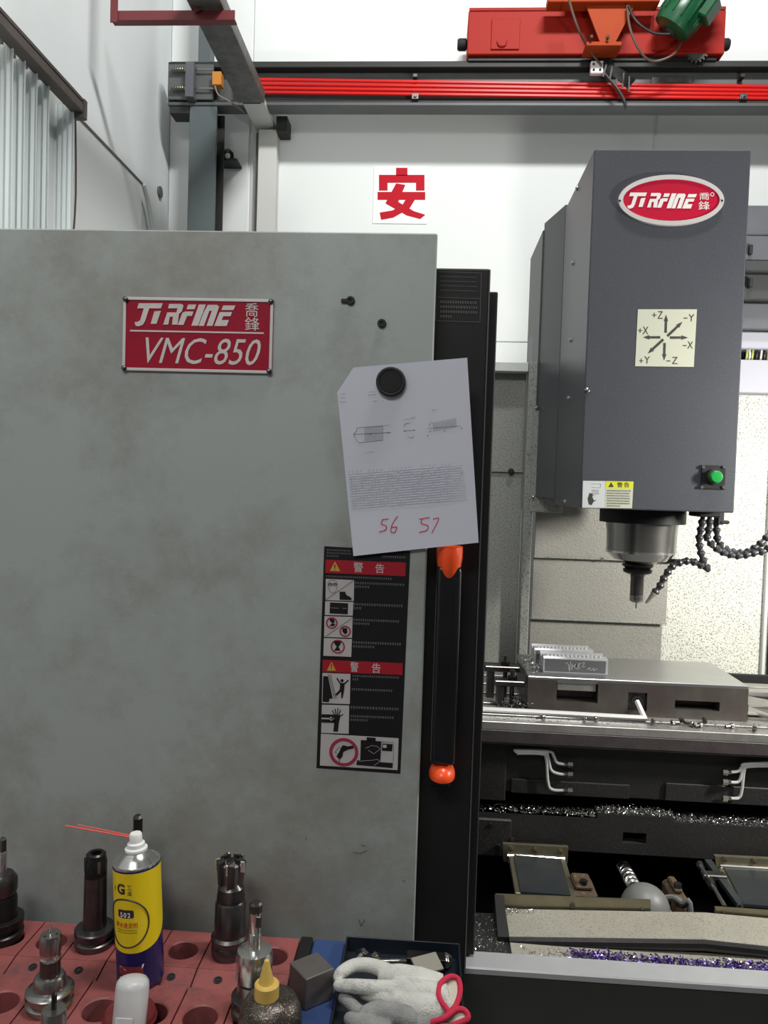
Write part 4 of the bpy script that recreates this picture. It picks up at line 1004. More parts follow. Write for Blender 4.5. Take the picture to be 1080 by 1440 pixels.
# ---- ball screw and grey bellows dome
bs_ = thing('ball_screw', 'shiny threaded ball screw running into a grey domed cover', 'ball screw', ip(635, 600, 1.66))
a, c = Vector(ip(555, 455, 1.98)), Vector(ip(603, 548, 1.70)); d = (c-a)
B().cyl(a, c, .011, n=16).build('screw_core', 'steel_dark', bs_)
pts = []; qd = d.to_track_quat('Z', 'Y').to_matrix()
for i in range(15*12+1):
    t = i/(15*12); an = i/12*2*math.pi; pts.append(P3(a+d*(t*.9)+qd @ Vector((.0125*math.cos(an), .0125*math.sin(an), 0))))
B().tube(pts, .0042, 5, 1).build('thread', 'steel', bs_)
B().cyl(a+d*.92, c, .014, n=16).build('shaft_end', 'steel_bright', bs_)
dm = Vector(ip(635, 612, 1.66)); r_ = .052
B().lathe([(r_*math.cos(t), r_*math.sin(t)) for t in [i*math.pi/2/10 for i in range(10)]]+[(.004, r_)], 32, T(dm)).build('dome', 'ball_grey', bs_)
B().lathe([(r_+.004, -.02), (r_+.004, -.001), (r_, -.0005)], 32, T(dm)).build('dome_base', 'ball_grey', bs_)
for k, m_ in enumerate(('ball_grey', 'cable_black')):
    tag(B().tube([ip(690, 575+k*12, 1.70), ip(735, 570+k*12, 1.69), ip(770, 590+k*10, 1.67), ip(800, 618+k*8, 1.66), (ip(810, 640, 1.65)[0], 1.65, .43)], .006, 8, 5).build('sensor_cable', m_),
        ('grey cable curving down beside the domed ball screw cover', 'black cable below the grey one beside the domed cover')[k], 'cable')
# rusty bearing blocks
for k, (x0_, y0_, x1_, y1_) in enumerate(((372, 535, 465, 590), (735, 548, 790, 610))):
    p0 = Vector(ip(x0_, y0_, 1.68)); p1 = Vector(ip(x1_, y1_, 1.68))
    o = thing('bearing_block', ('rust-stained bearing block left of the ball screw', 'rust-stained bearing block right of the grey dome')[k], 'bearing block', (p0.x, 1.70, zt_))
    B().box(p0.x, p1.x, 1.68, 1.76, .42, p0.z-.012, .006).build('body', 'rust', o)
    B().box(p0.x+.008, p1.x-.008, 1.69, 1.75, p0.z-.012, p0.z, .004).build('top_cap', 'rust', o)
    B().cyl(((p0.x+p1.x)/2, 1.70, p0.z), ((p0.x+p1.x)/2, 1.70, p0.z+.008), .009, n=6).build('bolt', 'steel_dark', o)
# ---- front telescopic cover and chip channel
fc = thing('front_way_cover', 'beige metal cover plate with riveted rear strip behind the sill', 'way cover', (.5, 1.55, zt_))
Yf, Yr = 1.50, 1.595
v = [Vector(ip(145, 712, Yf)), Vector(ip(850, 722, Yf)), Vector(ip(1650, 809, Yf)), Vector(ip(1650, 698, Yr)), Vector(ip(850, 625, Yr)), Vector(ip(130, 612, Yr))]
zf_ = v[0].z
b = B(); vv = [P3(x) for x in v]; b.add(vv+[(x, y, z-.006) for x, y, z in vv], [(0, 1, 4, 5), (1, 2, 3, 4), (6, 11, 10, 7), (7, 10, 9, 8), (0, 6, 7, 1), (1, 7, 8, 2), (5, 4, 10, 11), (4, 3, 9, 10), (0, 5, 11, 6), (2, 8, 9, 3)])
b.build('cover_plate', 'way_cover', fc, None)
for (p, q) in (((95, 556), (652, 598)), ((886, 602), (1650, 675))):
    a, c = Vector(ip(*p, Yr+.012)), Vector(ip(*q, Yr+.012)); hgt = .032
    a2 = Vector(ip(p[0], p[1]+52, Yr+.012)); c2_ = Vector(ip(q[0], q[1]+22, Yr+.012))
    o = B().prism([(a.x, a.z), (c.x, c.z+.012), (c2_.x, c2_.z), (a2.x, a2.z)], Yr+.006, Yr+.012).build('rear_strip', 'brassy', fc)
    for f in (.04, .5, .95):
        z = a.z+(c.z-a.z)*f; B().lathe([(.006, 0), (.005, .004)], 8, T((a.x+(c.x-a.x)*f, Yr+.006, z-.010)) @ rotx(R(90))).build('rivet', 'steel_dark', o)
a, c = Vector(ip(95, 560, Yr)), Vector(ip(140, 720, Yf))
B().hexa([(a.x-.002, Yf, zt_), (a.x+.016, Yf, zt_), (v[0].x, Yf, v[0].z-.001), (a.x-.002, Yf, v[0].z-.002), (a.x-.002, Yr, zt_), (a.x+.016, Yr, zt_), (a.x+.016, Yr, a.z), (a.x-.002, Yr, a.z)]).build('end_plate', 'black_paint', fc)
lv = [Vector(ip(145, 712, Yf-.002)), Vector(ip(850, 722, Yf-.002)), Vector(ip(1650, 809, Yf-.002))]
B().tube([P3(x+Vector((0, 0, -.012))) for x in lv], .010, 8, 1).build('front_hem', 'steel_black', fc)
B().box(v[0].x+.01, 1.9, Yf+.02, Yr, zt_, zf_-.05).build('support', 'dark_void', fc)
B().box(v[0].x, 1.9, YSI+.056, Yf+.0, zt_+.0005, zt_+.006, .001).build('channel_floor', 'way_cover', fc)

# ================================================================== loose metal chips
def chips(name, label, pts, size, m, rn, flat=.35):
    b = B()
    for (x, y, z) in pts:
        s_ = size*rn.uniform(.5, 1.5); M = T((x, y, z+s_*.2)) @ Euler((rn.uniform(-.8, .8), rn.uniform(-.8, .8), rn.uniform(0, 6.28))).to_matrix().to_4x4()
        b.add([(-s_, -s_*.35, 0), (s_, -s_*.3, s_*.2), (s_*.7, s_*.4, 0), (-s_*.8, s_*.3, s_*flat), (0, 0, s_*.6)], [(0, 1, 4), (1, 2, 4), (2, 3, 4), (3, 0, 4), (0, 3, 2, 1)], M)
    return tag(b.build(name, m, None, None), label, 'metal chips', kind='stuff')
rc = random.Random(11)
U = rc.uniform
chips('metal_chips', 'purple blued metal chips heaped along the channel behind the sill', [(x, U(YSI+.06, Yf-.03), zt_+.006+abs(rc.gauss(0, .004))) for x in [U(at(800, 1345, 1.45).x, 1.1) for _ in range(2600)]], .0035, 'chip_purple', rc)
chips('metal_chips', 'bright silver chips scattered along the channel behind the sill', [(U(v[0].x+.02, 1.1), U(YSI+.06, Yf-.02), zt_+.006) for _ in range(900)], .003, 'chip', rc)
chips('metal_chips', 'fine silver chips on the stepped ledge of the black bed', [(x, U(yb_+.002, yb_+.038), (zm if xm0 < x < xm1 else (zl0 if x < xm1 else zr_))+abs(rc.gauss(0, .004))) for x in [rc.gauss(at(905, 1150, yb_).x, .16) if i < 900 else U(.1, .9) for i in range(1900)]], .0026, 'chip', rc)
chips('metal_chips', 'dark and silver chips on the tray beside the door foot', [(U(.03, v[0].x-.01), U(YSI+.06, 1.59), zt_) for _ in range(420)], .0022, 'chip', rc)
def on_cover(u, w): p = v[5].lerp(v[3], u); q = v[0].lerp(v[2], u); return p.lerp(q, w)
pts = []
for _ in range(1400):
    u = U(0, .65); w = abs(rc.gauss(0, .10)); p = on_cover(u, min(w, .9)); pts.append((p.x, p.y, p.z+.001))
chips('metal_chips', 'fine pale chips along the back edge of the beige cover plate', pts, .0018, 'chip', rc)
# ================================================================== on the work table
YF = 1.95
fx0, fx1 = at(743, 952, YF).x, at(1053, 966, YF).x
fz = (at(743, 950, YF).z+at(1053, 966, YF).z)/2; fyb = 2.21
fxp = thing('fixture_plate', 'thick steel fixture plate with rectangular front slots on the work table', 'fixture', ((fx0+fx1)/2, YF, ztab))
B().box(fx0, fx1, YF+.001, fyb, fz-.014, fz, .0015).build('top_plate', 'fixture_steel', fxp)
def hole(x0, y0, x1, y1): return (at(x0, (y0+y1)/2, YF).x, at(x1, (y0+y1)/2, YF).x, at((x0+x1)/2, y1, YF).z, at((x0+x1)/2, y0, YF).z)
h1, h2, h3 = hole(783, 958, 841, 988), hole(949, 986, 1012, 999), hole(883, 974, 910, 1000)
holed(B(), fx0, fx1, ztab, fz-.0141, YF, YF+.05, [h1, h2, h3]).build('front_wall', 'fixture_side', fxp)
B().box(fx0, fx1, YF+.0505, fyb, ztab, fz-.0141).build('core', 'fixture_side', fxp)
a = at(783, 958, YF+.012); c = at(838, 972, YF+.012); B().box(h1[0]+.002, h1[1]-.004, YF+.006, YF+.05, c.z, h1[3], .001).build('slot_insert', 'table_steel', fxp)
B().box(h3[0]+.001, h3[1]-.001, YF+.010, YF+.05, h3[2], h3[3], .001).lathe([(.014, 0), (.014, .006), (.008, .006), (.008, 0)], 16, T(((h3[0]+h3[1])/2, YF+.010, (h3[2]+h3[3])/2)) @ rotx(R(90))).build('clamp_screw', 'steel_dark', fxp)
def workpiece(label, xl, xr, Y, dep, h, scr):
    t = thing('aluminium_block', label, 'aluminium block', ((xl+xr)/2, Y, fz))
    b = B(); z0, z1 = fz+.0005, fz+h
    nseg = 10; prof = [(Y, z0), (Y, z1-.004), (Y+.004, z1)]
    # shallow machined channel along the top
    for i in range(nseg+1):
        u = i/nseg; prof.append((Y+dep*(.38+.52*u), z1-.010*math.sin(math.pi*u)))
    prof += [(Y+dep, z1-.003), (Y+dep, z0)]
    n = len(prof); b.add([(xl, y, z) for y, z in prof]+[(xr, y, z) for y, z in prof], [tuple(range(n)), tuple(range(2*n-1, n-1, -1))]+[(i, (i+1) % n, (i+1) % n+n, i+n) for i in range(n)])
    b.build('body', 'aluminium', t, 20)
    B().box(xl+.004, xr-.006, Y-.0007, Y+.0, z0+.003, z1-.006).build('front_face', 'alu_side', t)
    k = 14
    for i in range(k):
        x = xl+.012+(xr-xl-.03)*i/(k-1); y = Y+.008
        B().hexa([(x-.003, y, z1-.0005), (x+.003, y, z1-.0005), (x+.001, y+.004, z1+.006), (x-.002, y+.004, z1+.006), (x-.001, y+dep*.3, z1-.0005), (x+.005, y+dep*.3, z1-.0005), (x+.003, y+dep*.28, z1+.004), (x, y+dep*.28, z1+.004)]).build('ridge', 'aluminium', t)
    if scr:
        b = B(); w_ = .0013
        def gp(x, y): return (680+x/5.4, 880+y/5.4)
        for s_ in ([(622, 282), (642, 290), (650, 340)], [(662, 272), (652, 345)], [(672, 290), (670, 335)], [(672, 312), (690, 300)], [(700, 290), (688, 312), (705, 322), (708, 292), (706, 330)], [(724, 284), (714, 300), (730, 318), (718, 330), (712, 316), (736, 284)], [(745, 285), (768, 280), (750, 312), (772, 310)], [(785, 330), (812, 318), (800, 338)], [(815, 340), (838, 322), (835, 342), (862, 325)]):
            b.stroke([gp(*p) for p in s_], Y-.0008, w_, .0004, smooth=3)
        b.build('chalk_marks', 'decal_white', t)
    return t
Yw = 2.0
wx0, wx1 = at(764, 940, Yw).x, at(855, 940, Yw).x; wh = at(810, 925, Yw).z-fz
workpiece('front aluminium block with white scribbled marks on its face', wx0, wx1, Yw, .075, wh, True)
workpiece('rear aluminium block without marks behind the scribbled one', wx0-.012, wx1-.02, Yw+.085, .07, wh*1.06, False)
chips('metal_chips', 'small silver chips around the aluminium blocks on the fixture plate', [(wx0-.02+rc.gauss(0, .012), U(Yw, 2.15), fz+abs(rc.gauss(0, .008))) for _ in range(260)], .003, 'chip', rc)
# step clamps
def clamp(label, x0_, x1_, Y, hl, nuts=1):
    t = thing('table_clamp', label, 'clamp', ((x0_+x1_)/2, Y, ztab))
    B().box(x0_, x1_, Y, Y+.035, ztab+hl-.014, ztab+hl, .002).build('strap', 'steel_dark', t)
    B().box(x0_+.006, x0_+.026, Y+.002, Y+.032, ztab, ztab+hl-.0142, .002).build('step_block', 'steel_dark', t)
    xm = x0_+(x1_-x0_)*.6
    B().cyl((xm, Y+.017, ztab+.0), (xm, Y+.017, ztab+hl+.026), .006, n=12).build('stud', 'steel_dark', t)
    B().cyl((xm, Y+.017, ztab+hl), (xm, Y+.017, ztab+hl+.011), .012, n=6).build('nut', 'steel_black', t)
    return t
xc0 = at(696, 960, 1.98).x
clamp('low steel step clamp left of the fixture plate', xc0, fx0-.004, 1.98, at(715, 958, 1.98).z-ztab)
clamp('taller steel step clamp behind the low one left of the fixture plate', xc0-.02, fx0-.008, 2.06, at(715, 938, 2.06).z-ztab)
xr_ = fx1+.006
t = clamp('steel clamp strap right of the fixture plate', xr_, xr_+.16, 2.02, .05)
B().hexa([(xr_+.0, 1.95, ztab+.038), (xr_+.11, 1.93, ztab+.030), (xr_+.12, 1.96, ztab+.044), (xr_+.0, 2.018, ztab+.052), (xr_+.03, 1.96, ztab+.012), (xr_+.11, 1.94, ztab+.004), (xr_+.12, 1.99, ztab+.014), (xr_+.02, 2.018, ztab+.034)]).build('tapered_bar', 'steel', t)
chips('metal_chips', 'dark chips piled between the left clamps and fixture plate', [(rc.gauss((xc0+fx0)/2+.02, .018), rc.gauss(1.97, .015), ztab+abs(rc.gauss(0, .012))) for _ in range(500)], .003, 'chip_dark', rc)
chips('metal_chips', 'silver flecks among dark chips at the left clamps', [(rc.gauss((xc0+fx0)/2+.02, .02), rc.gauss(1.97, .018), ztab+abs(rc.gauss(.004, .012))) for _ in range(220)], .002, 'chip', rc)
chips('metal_chips', 'fine chips dusted over the table in front of fixture plate', [(U(.15, 1.1), U(1.87, 1.945), ztab) for _ in range(500)], .0016, 'chip_dark', rc)
# hex key: long arm on the table, short arm up into the clamp screw
hk0 = at(640, 996, 1.925); hk1 = at(903, 1002, 1.915); zk = ztab+.0075
tip = ((h3[0]+h3[1])/2, YF+.004, (h3[2]+h3[3])/2)
tag(B().tube([(hk0.x-.05, 1.925, zk), (hk0.x+.2, 1.922, zk), (hk1.x-.012, 1.915, zk), (hk1.x+.004, 1.917, zk+.003), (hk1.x+.002, 1.924, zk+.012), tip], .0068, 6, 3).build('hex_key', 'key_silver', None, 20), 'long silver hex key lying before the fixture plate', 'hex key')
# loose cap screws on the table edge
scr_h = B().lathe([(.0058, 0), (.0062, .001), (.0062, .007), (.0055, .0075), (.003, .0075), (.0028, .004)], 14).mesh('screw_head', 'steel', 35)
scr_s = B().lathe([(.0034, -.014), (.0036, 0)], 10).mesh('shank', 'steel_dark', 35)
SCREWS = [((918, 1015), 70, 'loose cap screw just right of the hex key bend'), ((948, 1016), 200, 'leftmost cap screw of the tight cluster on the table edge'), ((959, 1013), 95, 'cap screw in the middle of the tight cluster'), ((971, 1018), 310, 'cap screw at the right end of the tight cluster'),
          ((983, 1020), 30, 'cap screw right of the cluster below an upright one'), ((991, 1013), 80, 'cap screw standing tilted right of the cluster'), ((1027, 1021), 20, 'cap screw below the right slot of the fixture plate'), ((1061, 1025), 60, 'rightmost cap screw on the table edge'),
          ((762, 1009), 10, 'leftmost cap screw below the hex key'), ((824, 1011), 180, 'cap screw lying left of centre below the hex key'), ((836, 1011), 15, 'cap screw nearest the chips below the hex key')]
for (px, py), an, lb_ in SCREWS:
    p = atz(px, py, ztab+.0062)
    M = T((p.x, max(p.y, YT0+.012), ztab+.0064)) @ rotz(R(an)) @ Matrix.Rotation(R(86), 4, 'Y')
    o = tag(link('cap_screw', None, None, M), lb_, 'screw', 'loose cap screws on the table edge')
    link('head', scr_h, o, M); link('shank', scr_s, o, M)

# ================================================================== tool cart
ZR, ZF = .789, .789      # rear and front rows of red holders
cart = thing('tool_cart', 'blue tool cart topped with two rows of red tool holder blocks', 'tool cart', (-.3, 1.1, 0))
YR0, YR1 = 1.245, 1.151         # rear row: back edge, start of the sloping nose
ynose = 1.112
sepx = [atz(x, 1360, ZR).x for x in (8, 75, 142, 209, 277, 345)]
pitch = (sepx[-1]-sepx[0])/5
xr0 = sepx[0]-2*pitch
def block(w, y0, y1, yn, h, drop, hr, hy):
    """one holder block, local x from 0 to w, top at z = 0, hole of radius hr centred at (w/2, hy)"""
    b = B(); g = .0012; x0_, x1_ = g, w-g; cx = w/2; n = 28
    ang = [2*math.pi*i/n for i in range(n)]; ring = [(cx+hr*math.cos(a), hy+hr*math.sin(a)) for a in ang]
    def outp(a):
        c_, s_ = math.cos(a), math.sin(a); t = 1e9
        if c_ > 1e-9: t = min(t, (x1_-cx)/c_)
        if c_ < -1e-9: t = min(t, (x0_-cx)/c_)
        if s_ > 1e-9: t = min(t, (y1-hy)/s_)
        if s_ < -1e-9: t = min(t, (y0-hy)/s_)
        return (cx+c_*t, hy+s_*t)
    angs = sorted(set(ang+[math.atan2(yy_-hy, xx_-cx) % (2*math.pi) for xx_ in (x0_, x1_) for yy_ in (y0, y1)]))
    ring = [(cx+hr*math.cos(a), hy+hr*math.sin(a)) for a in angs]; out = [outp(a) for a in angs]; n = len(angs)
    ch = .002
    v_ = [(x, y, 0) for x, y in out]+[(cx+(hr+ch)*math.cos(a), hy+(hr+ch)*math.sin(a), 0) for a in angs]+[(x, y, -ch) for x, y in ring]+[(x, y, -h) for x, y in ring]+[(x, y, -h) for x, y in out]
    f_ = []
    for i in range(n):
        j = (i+1) % n
        for k in range(4): f_.append((k*n+i, k*n+j, (k+1)*n+j, (k+1)*n+i))
        f_.append((4*n+i, 4*n+j, j, i))
    b.add(v_, f_)
    # nose
    b.hexa([(x0_, yn, -h), (x1_, yn, -h), (x1_, yn, -drop), (x0_, yn, -drop), (x0_, y0, -h), (x1_, y0, -h), (x1_, y0, -.0005), (x0_, y0, -.0005)])
    return b
bh = .06
blk = block(pitch, YR1, YR0, ynose, bh, .008, .0235, 1.194).mesh('holder_block', 'rack_red', 30)
nsl = math.atan2(.008, YR1-ynose)
def nose_screw(M, blk_o):
    b = B().lathe([(.0066, 0), (.0066, .0012), (.0048, .0012), (.0048, -.0003)], 14, M); b.build('screw', 'black_matte', blk_o)
    B().lathe([(.0030, 0), (.0026, .0012)], 8, M).build('screw_core', 'steel_dark', blk_o)
NB = 8
for i in range(NB):
    x = xr0+i*pitch
    o = link('holder_block', blk, cart, T((x, 0, ZR)))
    ym = (YR1+ynose)/2
    nose_screw(T((x+pitch*.52, ym, ZR-.0039)) @ rotx(nsl), o)
xend = xr0+NB*pitch
blf = block(pitch, .985, ynose-.007, .95, bh, .008, .0245, 1.045).mesh('holder_block', 'rack_red', 30)
sf = atz(128, 1384, ZF).x; sf0 = sf-4*pitch
for i in range(9):
    x = sf0+i*pitch
    if x+pitch > xend+.02: break
    o = link('holder_block', blf, cart, T((x, 0, ZF)))
    xend_f = x+pitch
for o_b in range(8):
    link('holder_block', blf, cart, T((sf0+o_b*pitch, -.157, ZF)))
B().box(xr0-.05, xend, ynose-.0068, ynose-.0005, ZF-.06, ZF-.006).build('divider_strip', 'cart_blue', cart)
B().box(xr0-.05, xend+.0, .76, YR0+.004, ZF-.085, ZF-.0605, .002).build('rack_shelf', 'cart_blue', cart)
# blue frame to the right of the racks
xc1 = at(655, 1400, 1.1).x
zc = atz(440, 1330, .80).z
ZC = .789
txl, txr = at(487, 1330, 1.24).x, at(646, 1328, 1.24).x
B().box(xend+.022, txl-.001, .75, YR0+.004, ZC-.03, ZC, .003).build('top_sheet', 'cart_blue', cart)
B().box(txl-.0005, txr, .75, YR0+.004, ZC-.06, ZC-.0145, .003).build('tray_shelf', 'cart_blue', cart)
B().box(xend+.001, xend+.021, .75, YR0+.004, ZC-.03, ZC+.003, .002).build('rack_edge', 'black_paint', cart)
xb0 = xend+.045
for (x, y) in ((xr0, .78), (xr0, 1.22), (txr-.03, .78), (txr-.03, 1.22)):
    B().box(x-.02, x+.02, y-.02, y+.02, .06, ZF-.0855 if x < -.2 else ZC-.0605, .003).build('leg', 'cart_blue', cart)
    B().lathe([(.03, -.012), (.03, .012)], 20, T((x, y, .03)) @ rotx(R(90))).build('castor', 'black_matte', cart)
B().box(xr0-.03, txr, .78, 1.22, .28, .30, .003).build('lower_shelf', 'cart_blue', cart)

# ---- tool holders: each stands in a holder block, base origin at the block top
def tool(name, label, cat, x, y, z, parts, tilt=0, taper=.021):
    t = thing(name, label, cat, (x, y, z)); M = T((x, y, z)) @ Matrix.Rotation(tilt, 4, 'Y')
    for nm, prof, m_, n_ in parts: B().lathe(prof, n_, M).build(nm, m_, t, 35 if n_ > 10 else 20)
    B().lathe([(taper*.55, -.055), (taper, -.001)], 24, M).build('taper', 'steel_dark', t)
    return t, M
FL = [(.0315, .0005), (.0315, .006), (.027, .009), (.027, .013), (.0315, .016), (.0315, .023), (.030, .0245), (.022, .0245)]
def onrow(px, py, row=0):
    p = atz(px, py, ZR if row == 0 else ZF); return p.x, p.y
def blk_x(px, py, row=0):   # centre of the block nearest to this photo point
    x, y = onrow(px, py, row)
    i = round((x-(xr0 if row == 0 else sf0))/pitch-.5); return (xr0 if row == 0 else sf0)+(i+.5)*pitch
YRH, YFH = 1.194, 1.045
def zat(px, py, Y): return at(px, py, Y).z
# left edge: black holder with end mill
x = at(2, 1320, YRH).x; zz1 = lambda py, px=10: zat(px, py, YRH)-ZR
t, M = tool('tool_holder', 'black collet holder with an end mill at the left edge', 'tool holder', x, YRH, ZR,
    [('flange', [(.033, .0005), (.034, .012), (.028, .016), (.028, .02), (.034, .024), (.034, .034), (.024, .036)], 'steel_black', 32), ('body', [(.024, .036), (.0235, zz1(1262)), (.021, zz1(1258))], 'steel_black', 32),
     ('collet_nut', [(.021, zz1(1257)), (.0235, zz1(1252)), (.0235, zz1(1236)), (.017, zz1(1228))], 'steel_dark', 16), ('cutter_shank', [(.0065, zz1(1230)), (.0065, zz1(1198)), (.006, zz1(1197))], 'steel_bright', 16), ('cutter_tip', [(.0065, zz1(1197)), (.0065, zz1(1181)), (.003, zz1(1178))], 'steel_dark', 5)])
# tall dark holder
x = at(133, 1320, YRH).x
t, M = tool('tool_holder', 'tall dark collet holder with empty nut left of the spray can', 'tool holder', x, YRH, ZR,
    [('flange', [(.028, -.01), (.0305, .0005), (.0315, .010), (.027, .013), (.027, .017), (.0315, .020), (.0315, .027), (.030, .029), (.019, .031)], 'steel_dark', 36), ('body', [(.0185, .031), (.0175, zz1(1230, 130))], 'steel_dark', 32),
     ('collet_nut', [(.0165, zz1(1230, 130)), (.0175, zz1(1227, 130)), (.0175, zz1(1210, 130)), (.0155, zz1(1204, 130)), (.0155, zz1(1200, 130)), (.0125, zz1(1198, 130)), (.0085, zz1(1199, 130)), (.0085, zz1(1208, 130))], 'steel_black', 24)])
for k in range(5):
    an = R(-90+40*(k-2)); B().box(.0168, .0179, -.0022, .0022, zz1(1222, 130), zz1(1206, 130), 0, M @ rotz(an)).build('nut_slot', 'steel_bright' if k == 3 else 'dark_void', t)
# tool hidden behind the can
x = at(193, 1200, 1.215).x; zz2 = lambda py: zat(192, py, 1.215)-ZR
tool('tool_holder', 'black cutter tip rising behind the spray can cap', 'tool holder', x, 1.215, ZR,
    [('flange', FL, 'steel_black', 32), ('body', [(.022, .025), (.0215, zz2(1215))], 'steel_black', 28), ('shank', [(.012, zz2(1215)), (.0078, zz2(1208)), (.0078, zz2(1166))], 'steel_black', 18), ('cutter_tip', [(.0078, zz2(1166)), (.0082, zz2(1150)), (.005, zz2(1146))], 'steel_black', 6)])
# face mill
x = at(323, 1330, YRH).x; zz3 = lambda py: zat(322, py, YRH)-ZR
t, M = tool('face_mill', 'dark face mill holder with toothed insert head right of the can', 'face mill', x, YRH, ZR,
    [('flange', [(.026, -.012), (.0285, .0005), (.0295, .016), (.0275, .020), (.030, .024), (.030, .030), (.026, .034)], 'steel_dark', 36), ('body', [(.025, .034), (.0245, zz3(1268)), (.0215, zz3(1264))], 'steel_dark', 36),
     ('adapter', [(.022, zz3(1264)), (.0225, zz3(1258)), (.021, zz3(1252)), (.021, zz3(1246)), (.016, zz3(1240))], 'steel_dark', 32), ('cutter_body', [(.0165, zz3(1250)), (.0155, zz3(1235)), (.017, zz3(1214)), (.013, zz3(1211)), (.009, zz3(1212)), (.008, zz3(1216))], 'steel', 24)])
for k in range(5):
    an = R(-78+72*k); Mz = M @ rotz(an)
    o = B().hexa([(.010, -.007, zz3(1243)), (.020, -.006, zz3(1243)), (.0235, -.005, zz3(1208)), (.012, -.006, zz3(1206)), (.010, .006, zz3(1243)), (.019, .006, zz3(1240)), (.0225, .006, zz3(1210)), (.012, .006, zz3(1206))], Mz).build('tooth', 'steel_dark', t, None)
    B().box(.0168, .0245, -.0085, -.0055, zz3(1222), zz3(1206), .001, Mz).build('insert', 'brassy' if False else 'steel_bright', o)
B().lathe([(.0065, zz3(1216)), (.0075, zz3(1208)), (.004, zz3(1206.5))], 6, M).build('arbor_screw', 'steel_black', t)
# bright end mill holder, front row
YX = 1.062
x = at(357, 1380, YX).x; zz4 = lambda py: zat(357, py, YX)-ZF
t, M = tool('end_mill_holder', 'bright chrome end mill holder with a flat-sided shank cutter', 'tool holder', x, YX, ZF,
    [('flange', [(.031, .0005), (.0315, .010), (.028, .013), (.028, .016), (.0315, .019), (.0315, .026), (.025, .028)], 'steel_dark', 36), ('body', [(.0235, .028), (.0235, zz4(1378))], 'steel', 36), ('groove', [(.022, zz4(1378)), (.022, zz4(1374))], 'steel_black', 32),
     ('nose', [(.025, zz4(1374)), (.0258, zz4(1372)), (.0258, zz4(1342)), (.024, zz4(1335)), (.012, zz4(1333))], 'steel_bright', 40), ('cutter_shank', [(.0088, zz4(1335)), (.0088, zz4(1312)), (.0082, zz4(1311)), (.0086, zz4(1310)), (.0086, zz4(1278))], 'steel_bright', 20), ('cutter_tip', [(.0092, zz4(1282)), (.0095, zz4(1271)), (.007, zz4(1268))], 'steel_dark', 8)])
B().box(-.0015, .0015, -.0262, -.0245, zz4(1372), zz4(1356), .0005, M @ rotz(R(-42))).build('slot', 'dark_void', t)
B().box(.002, .0098, -.0092, -.004, zz4(1300), zz4(1284), .001, M).build('cutter_flat', 'steel_dark', t)
# shiny stepped holder front left
x = at(70, 1400, YFH).x; zz5 = lambda py: zat(70, py, YFH)-ZF
t, M = tool('probe_holder', 'shiny stepped tool holder with needle point front left', 'tool holder', x, YFH, ZF,
    [('flange', [(.031, .0005), (.0325, .009), (.028, .012), (.028, .015), (.033, .018), (.033, .025), (.030, .028), (.024, .030)], 'steel', 40), ('shoulder', [(.0225, .030), (.022, zz5(1375)), (.019, zz5(1370)), (.0155, zz5(1369))], 'steel', 36), ('body', [(.0142, zz5(1370)), (.014, zz5(1348))], 'steel_dark', 32),
     ('collar', [(.0135, zz5(1348)), (.0145, zz5(1345)), (.013, zz5(1341)), (.0135, zz5(1338))], 'steel_bright', 32), ('nose', [(.0145, zz5(1338)), (.0148, zz5(1336)), (.0148, zz5(1318)), (.0135, zz5(1313)), (.004, zz5(1312))], 'steel', 36), ('needle', [(.0025, zz5(1313)), (.0016, zz5(1304)), (.0003, zz5(1297))], 'steel_bright', 12)])
for k in range(3):
    B().lathe([(.0018, 0), (.0016, .0006)], 8, M @ T((.009*math.cos(R(120*k)), .009*math.sin(R(120*k)), zz5(1312.6)))).build('screw', 'dark_void', t)
# small holder at the bottom edge
YV = .90; x = at(76, 1420, YV).x; zz6 = lambda py: zat(76, py, YV)-ZF
tool('small_tool_holder', 'small holder with short black drill at the bottom edge front left', 'tool holder', x, YV, ZF-.0,
    [('flange', [(.0315, .0005), (.0315, .014), (.02, .016)], 'steel_dark', 32), ('body', [(.0150, .016), (.0150, zz6(1424)), (.0140, zz6(1419)), (.006, zz6(1418))], 'steel', 32), ('drill', [(.0034, zz6(1420)), (.0036, zz6(1398)), (.0015, zz6(1394))], 'steel_black', 8)])

# ---- spray can
YCN = 1.118
rb = .0345
cb = at(197, 1385, YCN); zb0 = ZF+.0006
cx_, cy_ = at(198, 1378, YCN).x, YCN
hcan = zat(189, 1212, YCN)-zb0     # top of the cylindrical wall
Mc = T((cx_, cy_, zb0)) @ Matrix.Rotation(R(-3.2), 4, 'Y')
can = thing('spray_can', 'yellow and blue aerosol spray can with white nozzle among the tool holders', 'spray can', (cx_, cy_, zb0))
B().lathe([(.030, 0), (.0325, .001), (rb, .004), (rb, hcan), (.031, hcan+.001)], 48, Mc).build('body', 'can_blue', can)
# yellow label with a rounded lower edge
b = B(); n = 60; th0 = R(-94); hw = R(118); R2 = rb+.0004; zc_ = hcan*.46; hh_ = hcan*.205
vv = []; ff = []
for i in range(n+1):
    u = -1+2*i/n; th = th0+u*hw; zlow = zc_-hh_*math.sqrt(max(0, 1-u*u))+ (hcan*.0)
    zlow = hcan*.62 - (hcan*.29)*math.sqrt(max(0, 1-abs(u)**2.4))
    for z in (zlow, hcan-.001): vv.append((R2*math.cos(th), R2*math.sin(th), z))
for i in range(n): ff.append((2*i, 2*i+2, 2*i+3, 2*i+1))
